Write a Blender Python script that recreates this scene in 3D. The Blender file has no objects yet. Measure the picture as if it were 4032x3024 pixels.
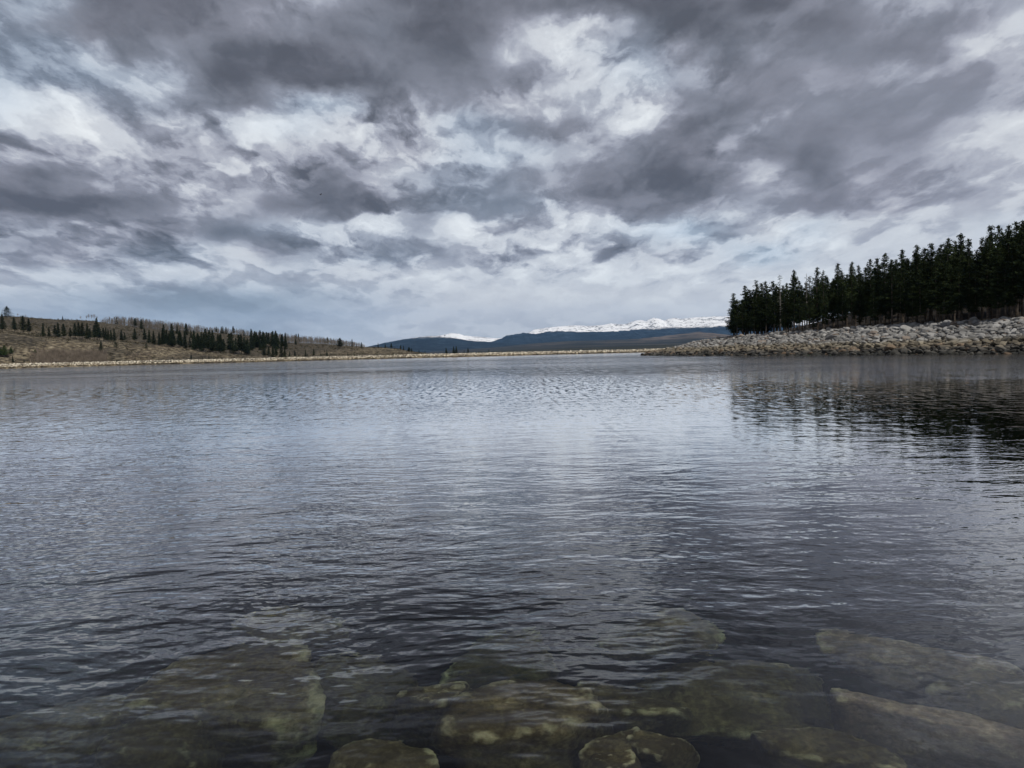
import bpy, math, random
import numpy as np
from mathutils import Vector, Matrix, noise as mnoise

random.seed(7)
R = math.radians
S = bpy.context.scene
COL = S.collection
FPX, CX, CY = 2989.0, 2016.0, 1512.0      # focal length in photo pixels, photo centre
EYE = 1.6
ROLL, PITCH = math.atan(0.0237), math.atan(121.8 * math.cos(math.atan(0.0237)) / 2989.0)

# ------------------------------------------------------------------ camera
cam_d = bpy.data.cameras.new("camera")
cam = bpy.data.objects.new("camera", cam_d)
COL.objects.link(cam)
cam_d.sensor_width = 36.0
cam_d.lens = 36.0 * FPX / 4032.0
cam_d.clip_start = 0.05
cam_d.clip_end = 90000.0
cam_m = Matrix.Rotation(R(90) - PITCH, 4, 'X') @ Matrix.Rotation(-ROLL, 4, 'Z')
cam_m = Matrix.Translation((0, 0, EYE)) @ cam_m
cam.matrix_world = cam_m
S.camera = cam
CAM_R = (cam_m.to_3x3() @ Vector((1, 0, 0)))
CAM_U = (cam_m.to_3x3() @ Vector((0, 1, 0)))
CAM_F = (cam_m.to_3x3() @ Vector((0, 0, -1)))

def ray(px, py):
    return CAM_F + CAM_R * ((px - CX) / FPX) + CAM_U * ((CY - py) / FPX)

def ground(px, py, z=0.0):
    d = ray(px, py)
    t = (z - EYE) / d.z
    return Vector((d.x * t, d.y * t, z))

def at(px, py, dist):
    """Point along the sight line at horizontal distance dist (m) from the camera foot."""
    d = ray(px, py)
    t = dist / math.hypot(d.x, d.y)
    return Vector((d.x * t, d.y * t, EYE + d.z * t))

def interp(x, pts):
    xs = [p[0] for p in pts]; ys = [p[1] for p in pts]
    return float(np.interp(x, xs, ys))

# ------------------------------------------------------------------ object helpers
def mesh_obj(name, verts, faces, mat=None, parent=None, smooth=False, loc=None):
    me = bpy.data.meshes.new(name)
    me.from_pydata([tuple(v) for v in verts], [], [tuple(f) for f in faces])
    me.update()
    if smooth:
        me.polygons.foreach_set("use_smooth", [True] * len(me.polygons))
    if mat: me.materials.append(mat)
    o = bpy.data.objects.new(name, me)
    COL.objects.link(o)
    if parent: o.parent = parent
    if loc is not None: o.location = loc
    return o

def link_mesh(name, me, parent=None):
    o = bpy.data.objects.new(name, me)
    COL.objects.link(o)
    if parent: o.parent = parent
    return o

def tag(o, label=None, cat=None, group=None, kind=None):
    if label: o["label"] = label
    if cat: o["category"] = cat
    if group: o["group"] = group
    if kind: o["kind"] = kind
    return o

def empty(name, loc, rz=0.0, sc=(1, 1, 1)):
    o = bpy.data.objects.new(name, None)
    COL.objects.link(o)
    o.location = loc; o.rotation_euler = (0, 0, rz); o.scale = sc
    o.empty_display_size = 0.3
    return o

# ------------------------------------------------------------------ node helpers
class NT:
    def __init__(self, tree):
        self.t = tree
    def node(self, typ, **kw):
        n = self.t.nodes.new(typ)
        for k, v in kw.items():
            setattr(n, k, v)
        return n
    def set(self, sock, v):
        if isinstance(v, bpy.types.NodeSocket): self.t.links.new(v, sock)
        elif v is not None: sock.default_value = v
    def m(self, op, a, b=None, c=None, clamp=False):
        n = self.node('ShaderNodeMath', operation=op, use_clamp=clamp)
        self.set(n.inputs[0], a)
        if b is not None: self.set(n.inputs[1], b)
        if c is not None: self.set(n.inputs[2], c)
        return n.outputs[0]
    def v(self, op, a, b=None, scale=None):
        n = self.node('ShaderNodeVectorMath', operation=op)
        self.set(n.inputs[0], a)
        if b is not None: self.set(n.inputs[1], b)
        if scale is not None: self.set(n.inputs['Scale'], scale)
        return n.outputs['Value'] if op in ('DOT_PRODUCT', 'LENGTH', 'DISTANCE') else n.outputs['Vector']
    def noise(self, vec, scale, detail=4.0, rough=0.5, dist=0.0, dims='3D', color=False, lac=2.0):
        n = self.node('ShaderNodeTexNoise', noise_dimensions=dims)
        self.set(n.inputs['Vector'], vec)
        self.set(n.inputs['Scale'], scale); n.inputs['Detail'].default_value = detail
        n.inputs['Roughness'].default_value = rough; n.inputs['Distortion'].default_value = dist
        n.inputs['Lacunarity'].default_value = lac
        return n.outputs['Color' if color else 'Fac']
    def smooth(self, x, a, b, lo=0.0, hi=1.0, kind='SMOOTHSTEP'):
        n = self.node('ShaderNodeMapRange', interpolation_type=kind)
        self.set(n.inputs['Value'], x)
        self.set(n.inputs['From Min'], a); self.set(n.inputs['From Max'], b)
        self.set(n.inputs['To Min'], lo); self.set(n.inputs['To Max'], hi)
        return n.outputs['Result']
    def mix(self, f, a, b, blend='MIX'):
        n = self.node('ShaderNodeMix', data_type='RGBA', blend_type=blend)
        self.set(n.inputs[0], f); self.set(n.inputs[6], a); self.set(n.inputs[7], b)
        return n.outputs[2]
    def ramp(self, x, stops, interp='LINEAR'):
        n = self.node('ShaderNodeValToRGB')
        cr = n.color_ramp; cr.interpolation = interp
        while len(cr.elements) > 1: cr.elements.remove(cr.elements[-1])
        cr.elements[0].position = stops[0][0]; cr.elements[0].color = stops[0][1]
        for p, c in stops[1:]:
            e = cr.elements.new(p); e.color = c
        self.set(n.inputs[0], x)
        return n.outputs['Color']
    def xyz(self, x, y, z):
        n = self.node('ShaderNodeCombineXYZ')
        self.set(n.inputs[0], x); self.set(n.inputs[1], y); self.set(n.inputs[2], z)
        return n.outputs[0]
    def sep(self, v):
        n = self.node('ShaderNodeSeparateXYZ'); self.set(n.inputs[0], v)
        return n.outputs

def s2l(r, g, b):
    f = lambda c: (c / 255.0 / 12.92) if c / 255.0 <= 0.04045 else ((c / 255.0 + 0.055) / 1.055) ** 2.4
    return (f(r), f(g), f(b), 1.0)

def new_mat(name):
    m = bpy.data.materials.new(name)
    m.use_nodes = True
    m.node_tree.nodes.clear()
    nt = NT(m.node_tree)
    out = nt.node('ShaderNodeOutputMaterial')
    return m, nt, out

def principled(nt, out, color, rough=0.9, normal=None, spec=0.3):
    p = nt.node('ShaderNodeBsdfPrincipled')
    nt.set(p.inputs['Base Color'], color); nt.set(p.inputs['Roughness'], rough)
    p.inputs['Specular IOR Level'].default_value = spec
    if normal is not None: nt.set(p.inputs['Normal'], normal)
    nt.t.links.new(p.outputs[0], out.inputs['Surface'])
    return p
# ------------------------------------------------------------------ sky: rows of cloud brightness every 100 photo px of height
# (columns every 168 px of width); luminance 0-99 and blueness 0-9, then broken up with noise.
SKY_L = [
 (-420, "44 42 40 38 36 36 35 35 35 35 34 34 34 36 38 40 42 45 48 52 56 60 61 62 62"),
 (-180, "54 52 44 40 39 38 38 38 37 36 35 35 36 37 38 39 40 43 47 55 60 64 64 63 63"),
 (0,    "62 60 40 40 42 43 50 57 53 46 39 38 41 43 42 39 40 46 42 60 60 68 68 63 62"),
 (100,  "58 50 42 40 44 48 50 50 44 45 38 40 47 68 78 45 40 44 57 47 53 62 56 58 70"),
 (200,  "62 63 66 46 50 40 38 35 40 44 42 42 60 68 70 54 56 52 58 52 50 50 58 76 74"),
 (300,  "66 66 64 65 63 40 37 37 37 38 44 44 56 68 70 62 56 60 50 55 56 62 62 58 70"),
 (400,  "66 78 80 66 52 47 46 70 72 52 54 48 70 78 76 70 54 46 52 60 54 55 55 56 62"),
 (500,  "64 64 80 78 80 66 84 76 66 66 72 68 56 67 67 74 45 53 62 50 52 52 58 66 78"),
 (600,  "58 62 64 74 65 62 70 66 62 78 80 72 74 56 56 41 50 58 49 45 54 56 60 76 74"),
 (700,  "46 41 56 74 60 66 64 66 50 66 60 55 48 54 43 42 42 50 66 45 60 57 66 71 72"),
 (800,  "34 35 35 42 53 76 52 43 44 57 55 55 52 62 45 45 45 54 54 49 50 69 71 75 77"),
 (900,  "62 62 60 58 56 44 47 68 66 76 52 84 66 66 76 80 82 68 86 72 80 81 80 80 80"),
 (1000, "58 54 64 55 57 69 60 57 65 55 66 68 66 86 63 62 61 79 78 88 83 85 84 84 84"),
 (1080, "72 72 72 72 73 72 71 71 74 77 79 80 83 84 86 78 86 86 87 88 86 86 86 86 86"),
 (1180, "67 66 64 58 56 56 58 62 67 72 77 79 81 83 82 86 87 87 87 87 87 87 87 87 87"),
 (1290, "66 68 68 66 65 63 61 65 71 73 74 74 73 73 73 73 74 75 75 75 75 75 75 75 75"),
 (1400, "68 70 70 69 68 67 66 70 74 75 75 75 74 73 73 74 74 75 75 75 75 75 75 75 75"),
]
SKY_B = [
 (-420, "1111111111111111111111111"),
 (-180, "5421111111111111111111111"),
 (0,    "6720011222111221111122222"),
 (100,  "7511111223111224222112212"),
 (200,  "8863322112222246232221111"),
 (300,  "8886521112222236421112111"),
 (400,  "7445432772221232221222221"),
 (500,  "3212234522275222122111111"),
 (600,  "1111111111166422011111111"),
 (700,  "0111111111454211111100111"),
 (800,  "0001111111455311122000111"),
 (900,  "2211134433322235852522235"),
 (1000, "2113431334322222247322222"),
 (1080, "2333333322222222222222222"),
 (1180, "4455666543211111111111111"),
 (1290, "5555555443222222222222222"),
 (1400, "5555555443333222222222222"),
]

def build_world():
    w = bpy.data.worlds.new("World")
    S.world = w
    w.use_nodes = True
    w.node_tree.nodes.clear()
    nt = NT(w.node_tree)
    out = nt.node('ShaderNodeOutputWorld')
    d = nt.node('ShaderNodeTexCoord').outputs['Generated']
    sp = nt.sep(d)
    zc = nt.m('MAXIMUM', sp[2], 0.0)
    # gnomonic layout coordinates in photo pixels
    f = nt.m('MAXIMUM', nt.m('ABSOLUTE', nt.v('DOT_PRODUCT', d, tuple(CAM_F))), 0.12)
    u = nt.m('MULTIPLY_ADD', nt.m('DIVIDE', nt.v('DOT_PRODUCT', d, tuple(CAM_R)), f), FPX, CX)
    v = nt.m('MULTIPLY_ADD', nt.m('DIVIDE', nt.v('DOT_PRODUCT', d, tuple(CAM_U)), f), -FPX, CY)
    # cloud-layer coordinates: features shrink and flatten towards the horizon
    zz = nt.m('ADD', zc, 0.22)
    P = nt.v('DIVIDE', d, nt.xyz(zz, zz, zz))
    P = nt.v('MULTIPLY', P, (1.0, 0.55, 1.0))
    # streaming direction: clouds on the right drift up to the right
    w1 = nt.noise(P, 1.7, 3.0, 0.5, color=True)
    w2 = nt.noise(nt.v('ADD', P, (3.1, 7.7, 1.3)), 6.0, 5.0, 0.55, color=True)
    D = nt.v('MULTIPLY', d, (1.0, 1.0, 1.7))
    w3 = nt.noise(nt.v('ADD', D, (9.1, 2.7, 5.3)), 22.0, 4.0, 0.6, color=True)
    low = nt.smooth(v, 700, 1380, 1.0, 0.25)
    off = nt.v('ADD', nt.v('SCALE', nt.v('SUBTRACT', w1, (.5, .5, .5)), scale=60.0),
               nt.v('SCALE', nt.v('SUBTRACT', w2, (.5, .5, .5)), scale=140.0))
    off = nt.v('ADD', off, nt.v('SCALE', nt.v('SUBTRACT', w3, (.5, .5, .5)), scale=128.0))
    off = nt.v('SCALE', off, scale=low)
    os_ = nt.sep(off)
    uu = nt.m('ADD', u, nt.m('MULTIPLY', os_[0], 1.15))
    vv = nt.m('ADD', v, nt.m('MULTIPLY', os_[1], 0.75))
    x = nt.m('DIVIDE', nt.m('ADD', uu, 168.0 * 2), 168.0 * 28)   # 0..1 over 28 columns
    cur = None
    prev = None
    for (row, s), (_, bs) in zip(SKY_L, SKY_B):
        L = [int(q) / 100.0 for q in s.split()]
        B = [int(q) / 9.0 for q in bs]
        if -50 < row < 750: L = [l - (0.035 if 16 <= i <= 22 else 0) for i, l in enumerate(L)]
        stops = [((i + 2) / 28.0, (L[i], B[i], 0.5, 1.0)) for i in range(25)]
        c = nt.ramp(x, stops, 'CARDINAL' if row > -100 else 'LINEAR')
        if cur is None: cur = c
        else: cur = nt.mix(nt.smooth(vv, prev, row), cur, c)
        prev = row
    cs = nt.sep(cur)
    L, B = cs[0], cs[1]
    # detail
    P2 = nt.v('ADD', P, nt.v('SCALE', nt.v('SUBTRACT', w2, (.5, .5, .5)), scale=0.25))
    n1 = nt.noise(P2, 4.5, 9.0, 0.58)
    n2 = nt.noise(nt.v('ADD', D, nt.v('SCALE', w3, scale=0.02)), 24.0, 6.0, 0.6)
    # billows: ridged lumps that brighten cloud shoulders
    bil = nt.m('ABSOLUTE', nt.m('SUBTRACT', nt.noise(nt.v('ADD', P2, (1, 8, 2)), 7.0, 6.0, 0.5), 0.5))
    amp = nt.smooth(v, 950, 1250, 1.0, 0.16)
    det = nt.m('MULTIPLY', nt.m('SUBTRACT', n1, 0.5), 0.24)
    det = nt.m('ADD', det, nt.m('MULTIPLY', nt.m('SUBTRACT', n2, 0.5), 0.22))
    det = nt.m('ADD', det, nt.m('MULTIPLY', nt.m('SUBTRACT', 0.075, bil), 0.45))
    # cumulus heads: a thin sunlit rim, then the grey body behind it
    cu = nt.noise(nt.v('ADD', nt.v('MULTIPLY', P2, (1, 1, 1.6)), nt.v('SCALE', w3, scale=0.10)), 2.6, 10.0, 0.56)
    rim = nt.m('SUBTRACT', nt.smooth(cu, 0.470, 0.500), nt.smooth(cu, 0.500, 0.58))
    body = nt.m('SUBTRACT', nt.smooth(cu, 0.50, 0.60), 0.35)
    det = nt.m('ADD', det, nt.m('MULTIPLY', rim, 0.05))
    det = nt.m('SUBTRACT', det, nt.m('MULTIPLY', body, 0.12))
    # cauliflower lumps
    for sc_, am_, of_ in ((5.0, 0.15, (2, 2, 2)), (13.0, 0.12, (7, 1, 4))):
        vo = nt.node('ShaderNodeTexVoronoi', feature='F1'); vo.inputs['Scale'].default_value = sc_
        wq = nt.v('ADD', nt.v('SCALE', w3, scale=0.9 / sc_), nt.v('SCALE', w2, scale=1.1 / sc_))
        nt.set(vo.inputs['Vector'], nt.v('ADD', nt.v('ADD', nt.v('MULTIPLY', P, (1, 1.2, 1.8)), of_), wq))
        det = nt.m('ADD', det, nt.m('MULTIPLY', nt.m('SUBTRACT', 0.45, vo.outputs['Distance']), am_))
    # relief: shoulders turned to the light above are bright, undersides dark
    dn = nt.v('ADD', d, (0.0, 0.0, 0.016))
    zz2 = nt.m('ADD', zz, 0.016)
    Pu = nt.v('MULTIPLY', nt.v('DIVIDE', dn, nt.xyz(zz2, zz2, zz2)), (1.0, 0.55, 1.0))
    bend = nt.v('SCALE', nt.v('SUBTRACT', w2, (.5, .5, .5)), scale=0.16)
    def lump(q):
        a_ = nt.noise(nt.v('ADD', nt.v('MULTIPLY', q, (1, 1, 1.5)), bend), 5.2, 7.0, 0.50)
        return nt.smooth(a_, 0.36, 0.66)
    rel = nt.m('SUBTRACT', lump(P), lump(Pu))
    rel = nt.m('MAXIMUM', nt.m('MINIMUM', rel, 0.30), -0.30)
    det = nt.m('ADD', det, nt.m('MULTIPLY', rel, 0.46))
    # bright zones carry more texture than the heavy grey bases
    tex = nt.smooth(L, 0.42, 0.68, 0.20, 1.0)
    tex = nt.m('MULTIPLY', tex, nt.smooth(u, 2700, 3500, 1.0, 0.55))
    L = nt.m('ADD', L, nt.m('MULTIPLY', nt.m('MULTIPLY', det, amp), tex))
    L = nt.m('ADD', nt.m('MULTIPLY', nt.m('SUBTRACT', L, 0.58), 0.97), 0.562)
    # stacked layers: brightness changes in steps rather than evenly
    L = nt.m('ADD', L, nt.m('MULTIPLY', nt.m('SINE', nt.m('MULTIPLY', L, 39.0)), nt.smooth(v, 900, 1200, -0.008, -0.002)))
    L = nt.m('SUBTRACT', L, nt.m('MULTIPLY', nt.m('MAXIMUM', nt.m('SUBTRACT', L, 0.74), 0.0), 0.55))
    L = nt.m('MINIMUM', nt.m('MAXIMUM', L, 0.33), 0.90)
    lin = nt.m('POWER', L, 2.2)
    # tint: violet grey cloud / teal-blue gaps, fading to white when bright
    violet = nt.mix(nt.smooth(L, 0.5, 0.9), (0.95, 0.975, 1.16, 1), (0.97, 1.0, 1.015, 1))
    teal = nt.mix(nt.smooth(L, 0.55, 0.92), (0.79, 1.0, 1.21, 1), (0.88, 0.99, 1.11, 1))
    bfac = nt.m('MULTIPLY', B, nt.smooth(v, 500, 1200, 0.62, 0.95), clamp=True)
    tint = nt.mix(bfac, violet, teal)
    cloud = nt.v('MULTIPLY', tint, nt.xyz(lin, lin, lin))
    bg1 = nt.node('ShaderNodeBackground'); nt.set(bg1.inputs[0], cloud); bg1.inputs[1].default_value = 0.80
    sky = nt.node('ShaderNodeTexSky', sky_type='NISHITA', sun_disc=False)
    sky.sun_elevation = SUN_EL; sky.sun_rotation = SUN_AZ
    sky.altitude = 2800
    bg2 = nt.node('ShaderNodeBackground'); nt.set(bg2.inputs[0], sky.outputs[0]); bg2.inputs[1].default_value = 0.05
    mx = nt.node('ShaderNodeMixShader'); mx.inputs[0].default_value = 0.93
    # thin places in the cloud deck let the clear sky through
    nt.set(mx.inputs[0], nt.smooth(B, 0.2, 1.0, 0.97, 0.82))
    nt.t.links.new(bg2.outputs[0], mx.inputs[1]); nt.t.links.new(bg1.outputs[0], mx.inputs[2])
    nt.t.links.new(mx.outputs[0], out.inputs['Surface'])
    w.cycles.sampling_method = 'MANUAL'
    w.cycles.sample_map_resolution = 512

SUN_EL, SUN_AZ = R(55), R(150)       # azimuth clockwise from +Y (view direction)
build_world()
sun_d = bpy.data.lights.new("sun", 'SUN')
sun_d.energy = 2.4; sun_d.angle = R(1.5); sun_d.color = (1.0, 0.95, 0.86)
sun = bpy.data.objects.new("sun", sun_d); COL.objects.link(sun)
sdir = Vector((math.sin(SUN_AZ) * math.cos(SUN_EL), math.cos(SUN_AZ) * math.cos(SUN_EL), math.sin(SUN_EL)))
sun.rotation_euler = sdir.to_track_quat('Z', 'Y').to_euler()
sun.location = (60, -40, 120)
S.view_settings.view_transform = 'Standard'
S.view_settings.look = 'None'
S.view_settings.exposure = 0.62
S.view_settings.gamma = 1.0
# ------------------------------------------------------------------ numpy value noise
_rng = np.random.RandomState(11)
_G = _rng.rand(256, 256)
def vnoise(x, y):
    xi = np.floor(x).astype(int); yi = np.floor(y).astype(int)
    fx = x - xi; fy = y - yi
    fx = fx * fx * (3 - 2 * fx); fy = fy * fy * (3 - 2 * fy)
    a = _G[xi % 256, yi % 256]; b = _G[(xi + 1) % 256, yi % 256]
    c = _G[xi % 256, (yi + 1) % 256]; d = _G[(xi + 1) % 256, (yi + 1) % 256]
    return (a * (1 - fx) + b * fx) * (1 - fy) + (c * (1 - fx) + d * fx) * fy
def fbm(x, y, octs=5, gain=0.5):
    s = 0.0; a = 1.0; n = 0.0
    for i in range(octs):
        s = s + a * vnoise(x * 2 ** i + 17.3 * i, y * 2 ** i + 5.1 * i); n += a; a *= gain
    return s / n - 0.5

# ------------------------------------------------------------------ shorelines (plan view, metres)
def g2(px, py):
    p = ground(px, py); return (p.x, p.y)
RS = [(160, -60), (110, 5), (78, 45)] + [g2(4032, 1393), g2(3700, 1395.5), g2(3300, 1398), g2(2870, 1400.5), g2(2700, 1401), g2(2600, 1400.6), g2(2535, 1399.5)]
tip = RS[-1]
RS += [(tip[0] + 10, tip[1] + 18), (tip[0] + 40, tip[1] + 38), (tip[0] + 110, tip[1] + 60), (420, 330), (900, 380), (900, -60)]
RS = np.array(RS)
def dam_r(px): return np.interp(px, [-900, 0, 700, 1300, 1900, 2600], [400, 408, 424, 440, 458, 505])
def polar(px, r):
    c = math.sqrt(1 + ((px - CX) / FPX) ** 2); return (((px - CX) / FPX) * r / c, r / c)
DL = [(-460, 40), (-400, 170)] + [polar(px, float(dam_r(px))) for px in (-300, 0, 350, 700, 1000, 1300, 1600, 1900, 2250, 2600)] + [(330, 560), (700, 600), (1400, 620)]
DL = np.array(DL)

def seg_dist(X, Y, P, closed):
    D = np.full(X.shape, 1e9)
    n = len(P)
    for i in range(n if closed else n - 1):
        ax, ay = P[i]; bx, by = P[(i + 1) % n]
        dx, dy = bx - ax, by - ay
        t = np.clip(((X - ax) * dx + (Y - ay) * dy) / (dx * dx + dy * dy), 0, 1)
        D = np.minimum(D, np.hypot(X - ax - t * dx, Y - ay - t * dy))
    return D
def inside(X, Y, P):
    c = np.zeros(X.shape, bool); n = len(P)
    for i in range(n):
        x1, y1 = P[i]; x2, y2 = P[(i + 1) % n]
        if y1 == y2: continue
        k = ((y1 > Y) != (y2 > Y)) & (X < (x2 - x1) * (Y - y1) / (y2 - y1) + x1)
        c ^= k
    return c
LANDPOLY = np.vstack([DL, [(3000, 700), (3000, 9000), (-3000, 9000), (-3000, 60)]])

def pix_of(X, Y):
    """Photo column of a plan position (horizon level), used only to look the surveyed hill profile up."""
    Y = np.maximum(Y, 1e-3 + np.abs(X) * 0.05)
    a = X / Y
    return CX + a * FPX
def horizon_y(px): return 1438.0 - 0.0237 * px

T_Y = [(-900, 1296), (0, 1308), (250, 1335), (480, 1345), (600, 1358), (752, 1374), (885, 1390), (948, 1399), (1100, 1405), (1250, 1398), (1400, 1394), (1560, 1393), (1660, 1396), (1800, 1400)]
E_Y = [(-900, 1225), (-300, 1240), (57, 1244), (110, 1246), (240, 1256), (370, 1264), (450, 1277), (560, 1290), (640, 1299), (750, 1303), (850, 1309), (1000, 1324), (1138, 1350), (1296, 1353), (1400, 1361), (1463, 1366), (1548, 1372), (1595, 1378), (1659, 1391), (1760, 1400)]
def lut(px, pts):
    return np.interp(px, [p[0] for p in pts], [p[1] for p in pts])
def elev(px, y, r):
    """height of a point seen at photo row y at plan range r"""
    c = np.sqrt(1 + ((px - CX) / FPX) ** 2)
    return EYE + (horizon_y(px) - y) / FPX * r / c

def right_height(X, Y):
    ins = inside(X, Y, RS)
    d = seg_dist(X, Y, RS, True)
    rr = np.hypot(X, Y)
    top = np.interp(rr, [60, 95, 150, 190, 225], [4.6, 4.5, 4.5, 3.9, 2.0])
    dn = np.hypot(X - tip[0], Y - tip[1])
    run = np.interp(rr, [80, 150, 220], [13.0, 12.5, 9.0])
    h = top * np.clip(d / run, 0, 1)
    h = np.minimum(h, np.interp(dn, [0, 6, 25, 60], [0.3, 1.2, 3.2, 5.0]))
    inland = np.clip(d - run - 4, 0, 120)
    h = h + inland * np.interp(X, [38, 52, 75, 110], [0.0, 0.03, 0.17, 0.24])
    h = h + np.clip(inland - 40, 0, 80) * 0.05
    return np.where(ins, h, -d * 0.42), ins, d

def left_height(X, Y):
    ins = inside(X, Y, LANDPOLY)
    d = seg_dist(X, Y, DL, False)
    px = pix_of(X, Y)
    r = np.hypot(X, Y)
    r0 = r - d                      # range of the dam line, near enough
    bank = np.interp(d, [0, 4.2, 8.0, 14.0], [0, 1.75, 1.75, 0.8])
    r1 = np.interp(px, [-900, 0, 700, 1200, 1700], [505, 498, 500, 512, 520])
    r2 = np.interp(px, [-900, 0, 700, 1200, 1700], [730, 720, 690, 650, 590])
    hT = elev(px, lut(px, T_Y), r1)
    hE = elev(px, lut(px, E_Y), r2)
    ra = dam_r(px) + 12
    t1 = np.clip((r - ra) / np.maximum(r1 - ra, 1), 0, 1)
    h = 0.8 + (hT - 0.8) * np.sin(t1 * math.pi / 2) ** 1.1
    # swale behind the terrace, then the long slope to the crest
    t2 = np.clip((r - r1) / (r2 - r1), 0, 1)
    h2 = hT + (hE - hT) * t2 ** 1.15 - np.sin(np.clip(t2 / 0.45, 0, 1) * math.pi) * 1.4
    h = np.where(r > r1, h2, h)
    t3 = np.clip((r - r2) / 500.0, 0, 1)
    h = np.where(r > r2, hE - t3 * np.maximum(hE, 0) * 1.0, h)
    h = h + fbm(X * 0.03, Y * 0.03, 4) * np.clip((r - ra) / 60, 0, 1) * 2.2 * (r < r2 + 60) + fbm(X * .25, Y * .25, 3) * 0.5 * np.clip(d / 20, 0, 1)
    off = (px > 1720) | (r < ra)
    h = np.where(off, 0.8, h)
    h = np.maximum(h, 0.4)
    h = np.where(d < 14, np.maximum(bank, np.minimum(h, 2.0)), h)
    return np.where(ins, h, -d * 0.5), ins, d

def height(X, Y):
    X = np.asarray(X, float); Y = np.asarray(Y, float)
    hr, ir, dr = right_height(X, Y)
    hl, il, dl = left_height(X, Y)
    bed = -np.minimum(np.minimum(dr * 0.42, dl * 0.5), 6.0)
    # bank under and behind the photographer
    near = np.minimum(-0.50 - (Y - 1.2) * 0.33 + 0.05 * np.sin(X * 1.3), 2.5)
    near = near + np.clip(fbm(X * 0.8, Y * 0.8, 3), -.5, .5) * 0.3
    bed = np.maximum(bed, np.minimum(near, 2.5))
    bed = np.maximum(bed, -6.0)
    h = np.where(ir, hr, np.where(il, hl, bed))
    return h

def hgt(x, y): return float(height(np.array([x]), np.array([y]))[0])

def hit_terrain(px, py, rmin=405.0, rmax=960.0):
    d = ray(px, py); k = math.hypot(d.x, d.y)
    rs = np.arange(rmin, rmax, 1.5)
    X = d.x / k * rs; Y = d.y / k * rs; Z = EYE + d.z / k * rs
    H = height(X, Y)
    ok = np.nonzero(Z <= H)[0]
    if len(ok) == 0: return None
    i = ok[0]
    return Vector((X[i], Y[i], H[i]))

# ------------------------------------------------------------------ ground sheet (polar grid, fine where it is seen)
def build_ground():
    ang = np.concatenate([np.linspace(-180, -42, 40, endpoint=False), np.linspace(-42, 42, 560, endpoint=False), np.linspace(42, 180, 41)])
    rad = np.concatenate([np.linspace(0.0, 12, 50, endpoint=False), np.geomspace(12, 75, 40, endpoint=False), np.linspace(75, 270, 150, endpoint=False),
                          np.linspace(270, 400, 20, endpoint=False), np.linspace(400, 800, 190, endpoint=False), np.geomspace(800, 11400, 30)])
    A, RR = np.meshgrid(np.radians(ang), rad)
    X = RR * np.sin(A); Y = RR * np.cos(A)
    Z = height(X, Y)
    na, nr = len(ang), len(rad)
    V = np.stack([X.ravel(), Y.ravel(), Z.ravel()], 1)
    idx = np.arange(na * nr).reshape(nr, na)
    F = np.stack([idx[:-1, :-1].ravel(), idx[1:, :-1].ravel(), idx[1:, 1:].ravel(), idx[:-1, 1:].ravel()], 1)
    me = bpy.data.meshes.new("ground")
    me.vertices.add(len(V)); me.vertices.foreach_set("co", V.astype(np.float32).ravel())
    me.loops.add(F.size); me.loops.foreach_set("vertex_index", F[:, ::-1].astype(np.int32).ravel())
    me.polygons.add(len(F)); me.polygons.foreach_set("loop_start", np.arange(0, F.size, 4, dtype=np.int32))
    me.polygons.foreach_set("loop_total", np.full(len(F), 4, np.int32))
    me.update(calc_edges=True); me.validate()
    me.polygons.foreach_set("use_smooth", [True] * len(me.polygons))
    m, nt, out = new_mat("hill grass and sage")
    pos = nt.node('ShaderNodeNewGeometry').outputs['Position']
    n1 = nt.noise(pos, 0.05, 5, 0.6); n2 = nt.noise(pos, 0.45, 5, 0.65); n3 = nt.noise(pos, 0.012, 3, 0.5)
    dry = nt.ramp(n2, [(0.36, (0.022, 0.018, 0.013, 1)), (0.47, (0.075, 0.060, 0.042, 1)), (0.57, (0.175, 0.148, 0.102, 1)), (0.7, (0.29, 0.255, 0.19, 1))])
    sage = nt.ramp(n2, [(0.38, (0.018, 0.016, 0.013, 1)), (0.52, (0.052, 0.045, 0.034, 1)), (0.66, (0.11, 0.095, 0.07, 1))])
    x = nt.sep(pos)
    c = nt.mix(nt.smooth(nt.m('ADD', n1, nt.m('MULTIPLY', n3, 0.7)), 0.72, 0.98), dry, sage)
    # the upper slope above the terrace is darker heath
    up = nt.smooth(nt.m('ADD', x[1], nt.m('MULTIPLY', x[0], -0.35)), 560, 640)
    c = nt.mix(nt.m('MULTIPLY', up, nt.smooth(x[0], -150, -80, 0.85, 0.0)), c, sage)
    # forest floor under the grove: brown litter
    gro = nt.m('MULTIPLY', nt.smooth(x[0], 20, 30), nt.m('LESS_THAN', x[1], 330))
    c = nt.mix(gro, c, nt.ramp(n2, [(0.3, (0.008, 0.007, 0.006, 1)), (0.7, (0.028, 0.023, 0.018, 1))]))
    # lake bed: dark silt, with light scattered in the water painted in as green
    bed = nt.smooth(x[2], -0.05, 0.03, 1.0, 0.0)
    c = nt.mix(bed, c, nt.ramp(nt.noise(pos, 2.2, 5, 0.6), [(0.3, (0.012, 0.019, 0.016, 1)), (0.7, (0.034, 0.042, 0.030, 1))]))
    b = nt.node('ShaderNodeBump'); b.inputs['Strength'].default_value = 0.8; b.inputs['Distance'].default_value = 0.6
    nt.set(b.inputs['Height'], n2)
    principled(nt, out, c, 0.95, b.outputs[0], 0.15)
    me.materials.append(m)
    o = bpy.data.objects.new("ground", me); COL.objects.link(o)
    tag(o, kind="structure")
build_ground()

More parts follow.
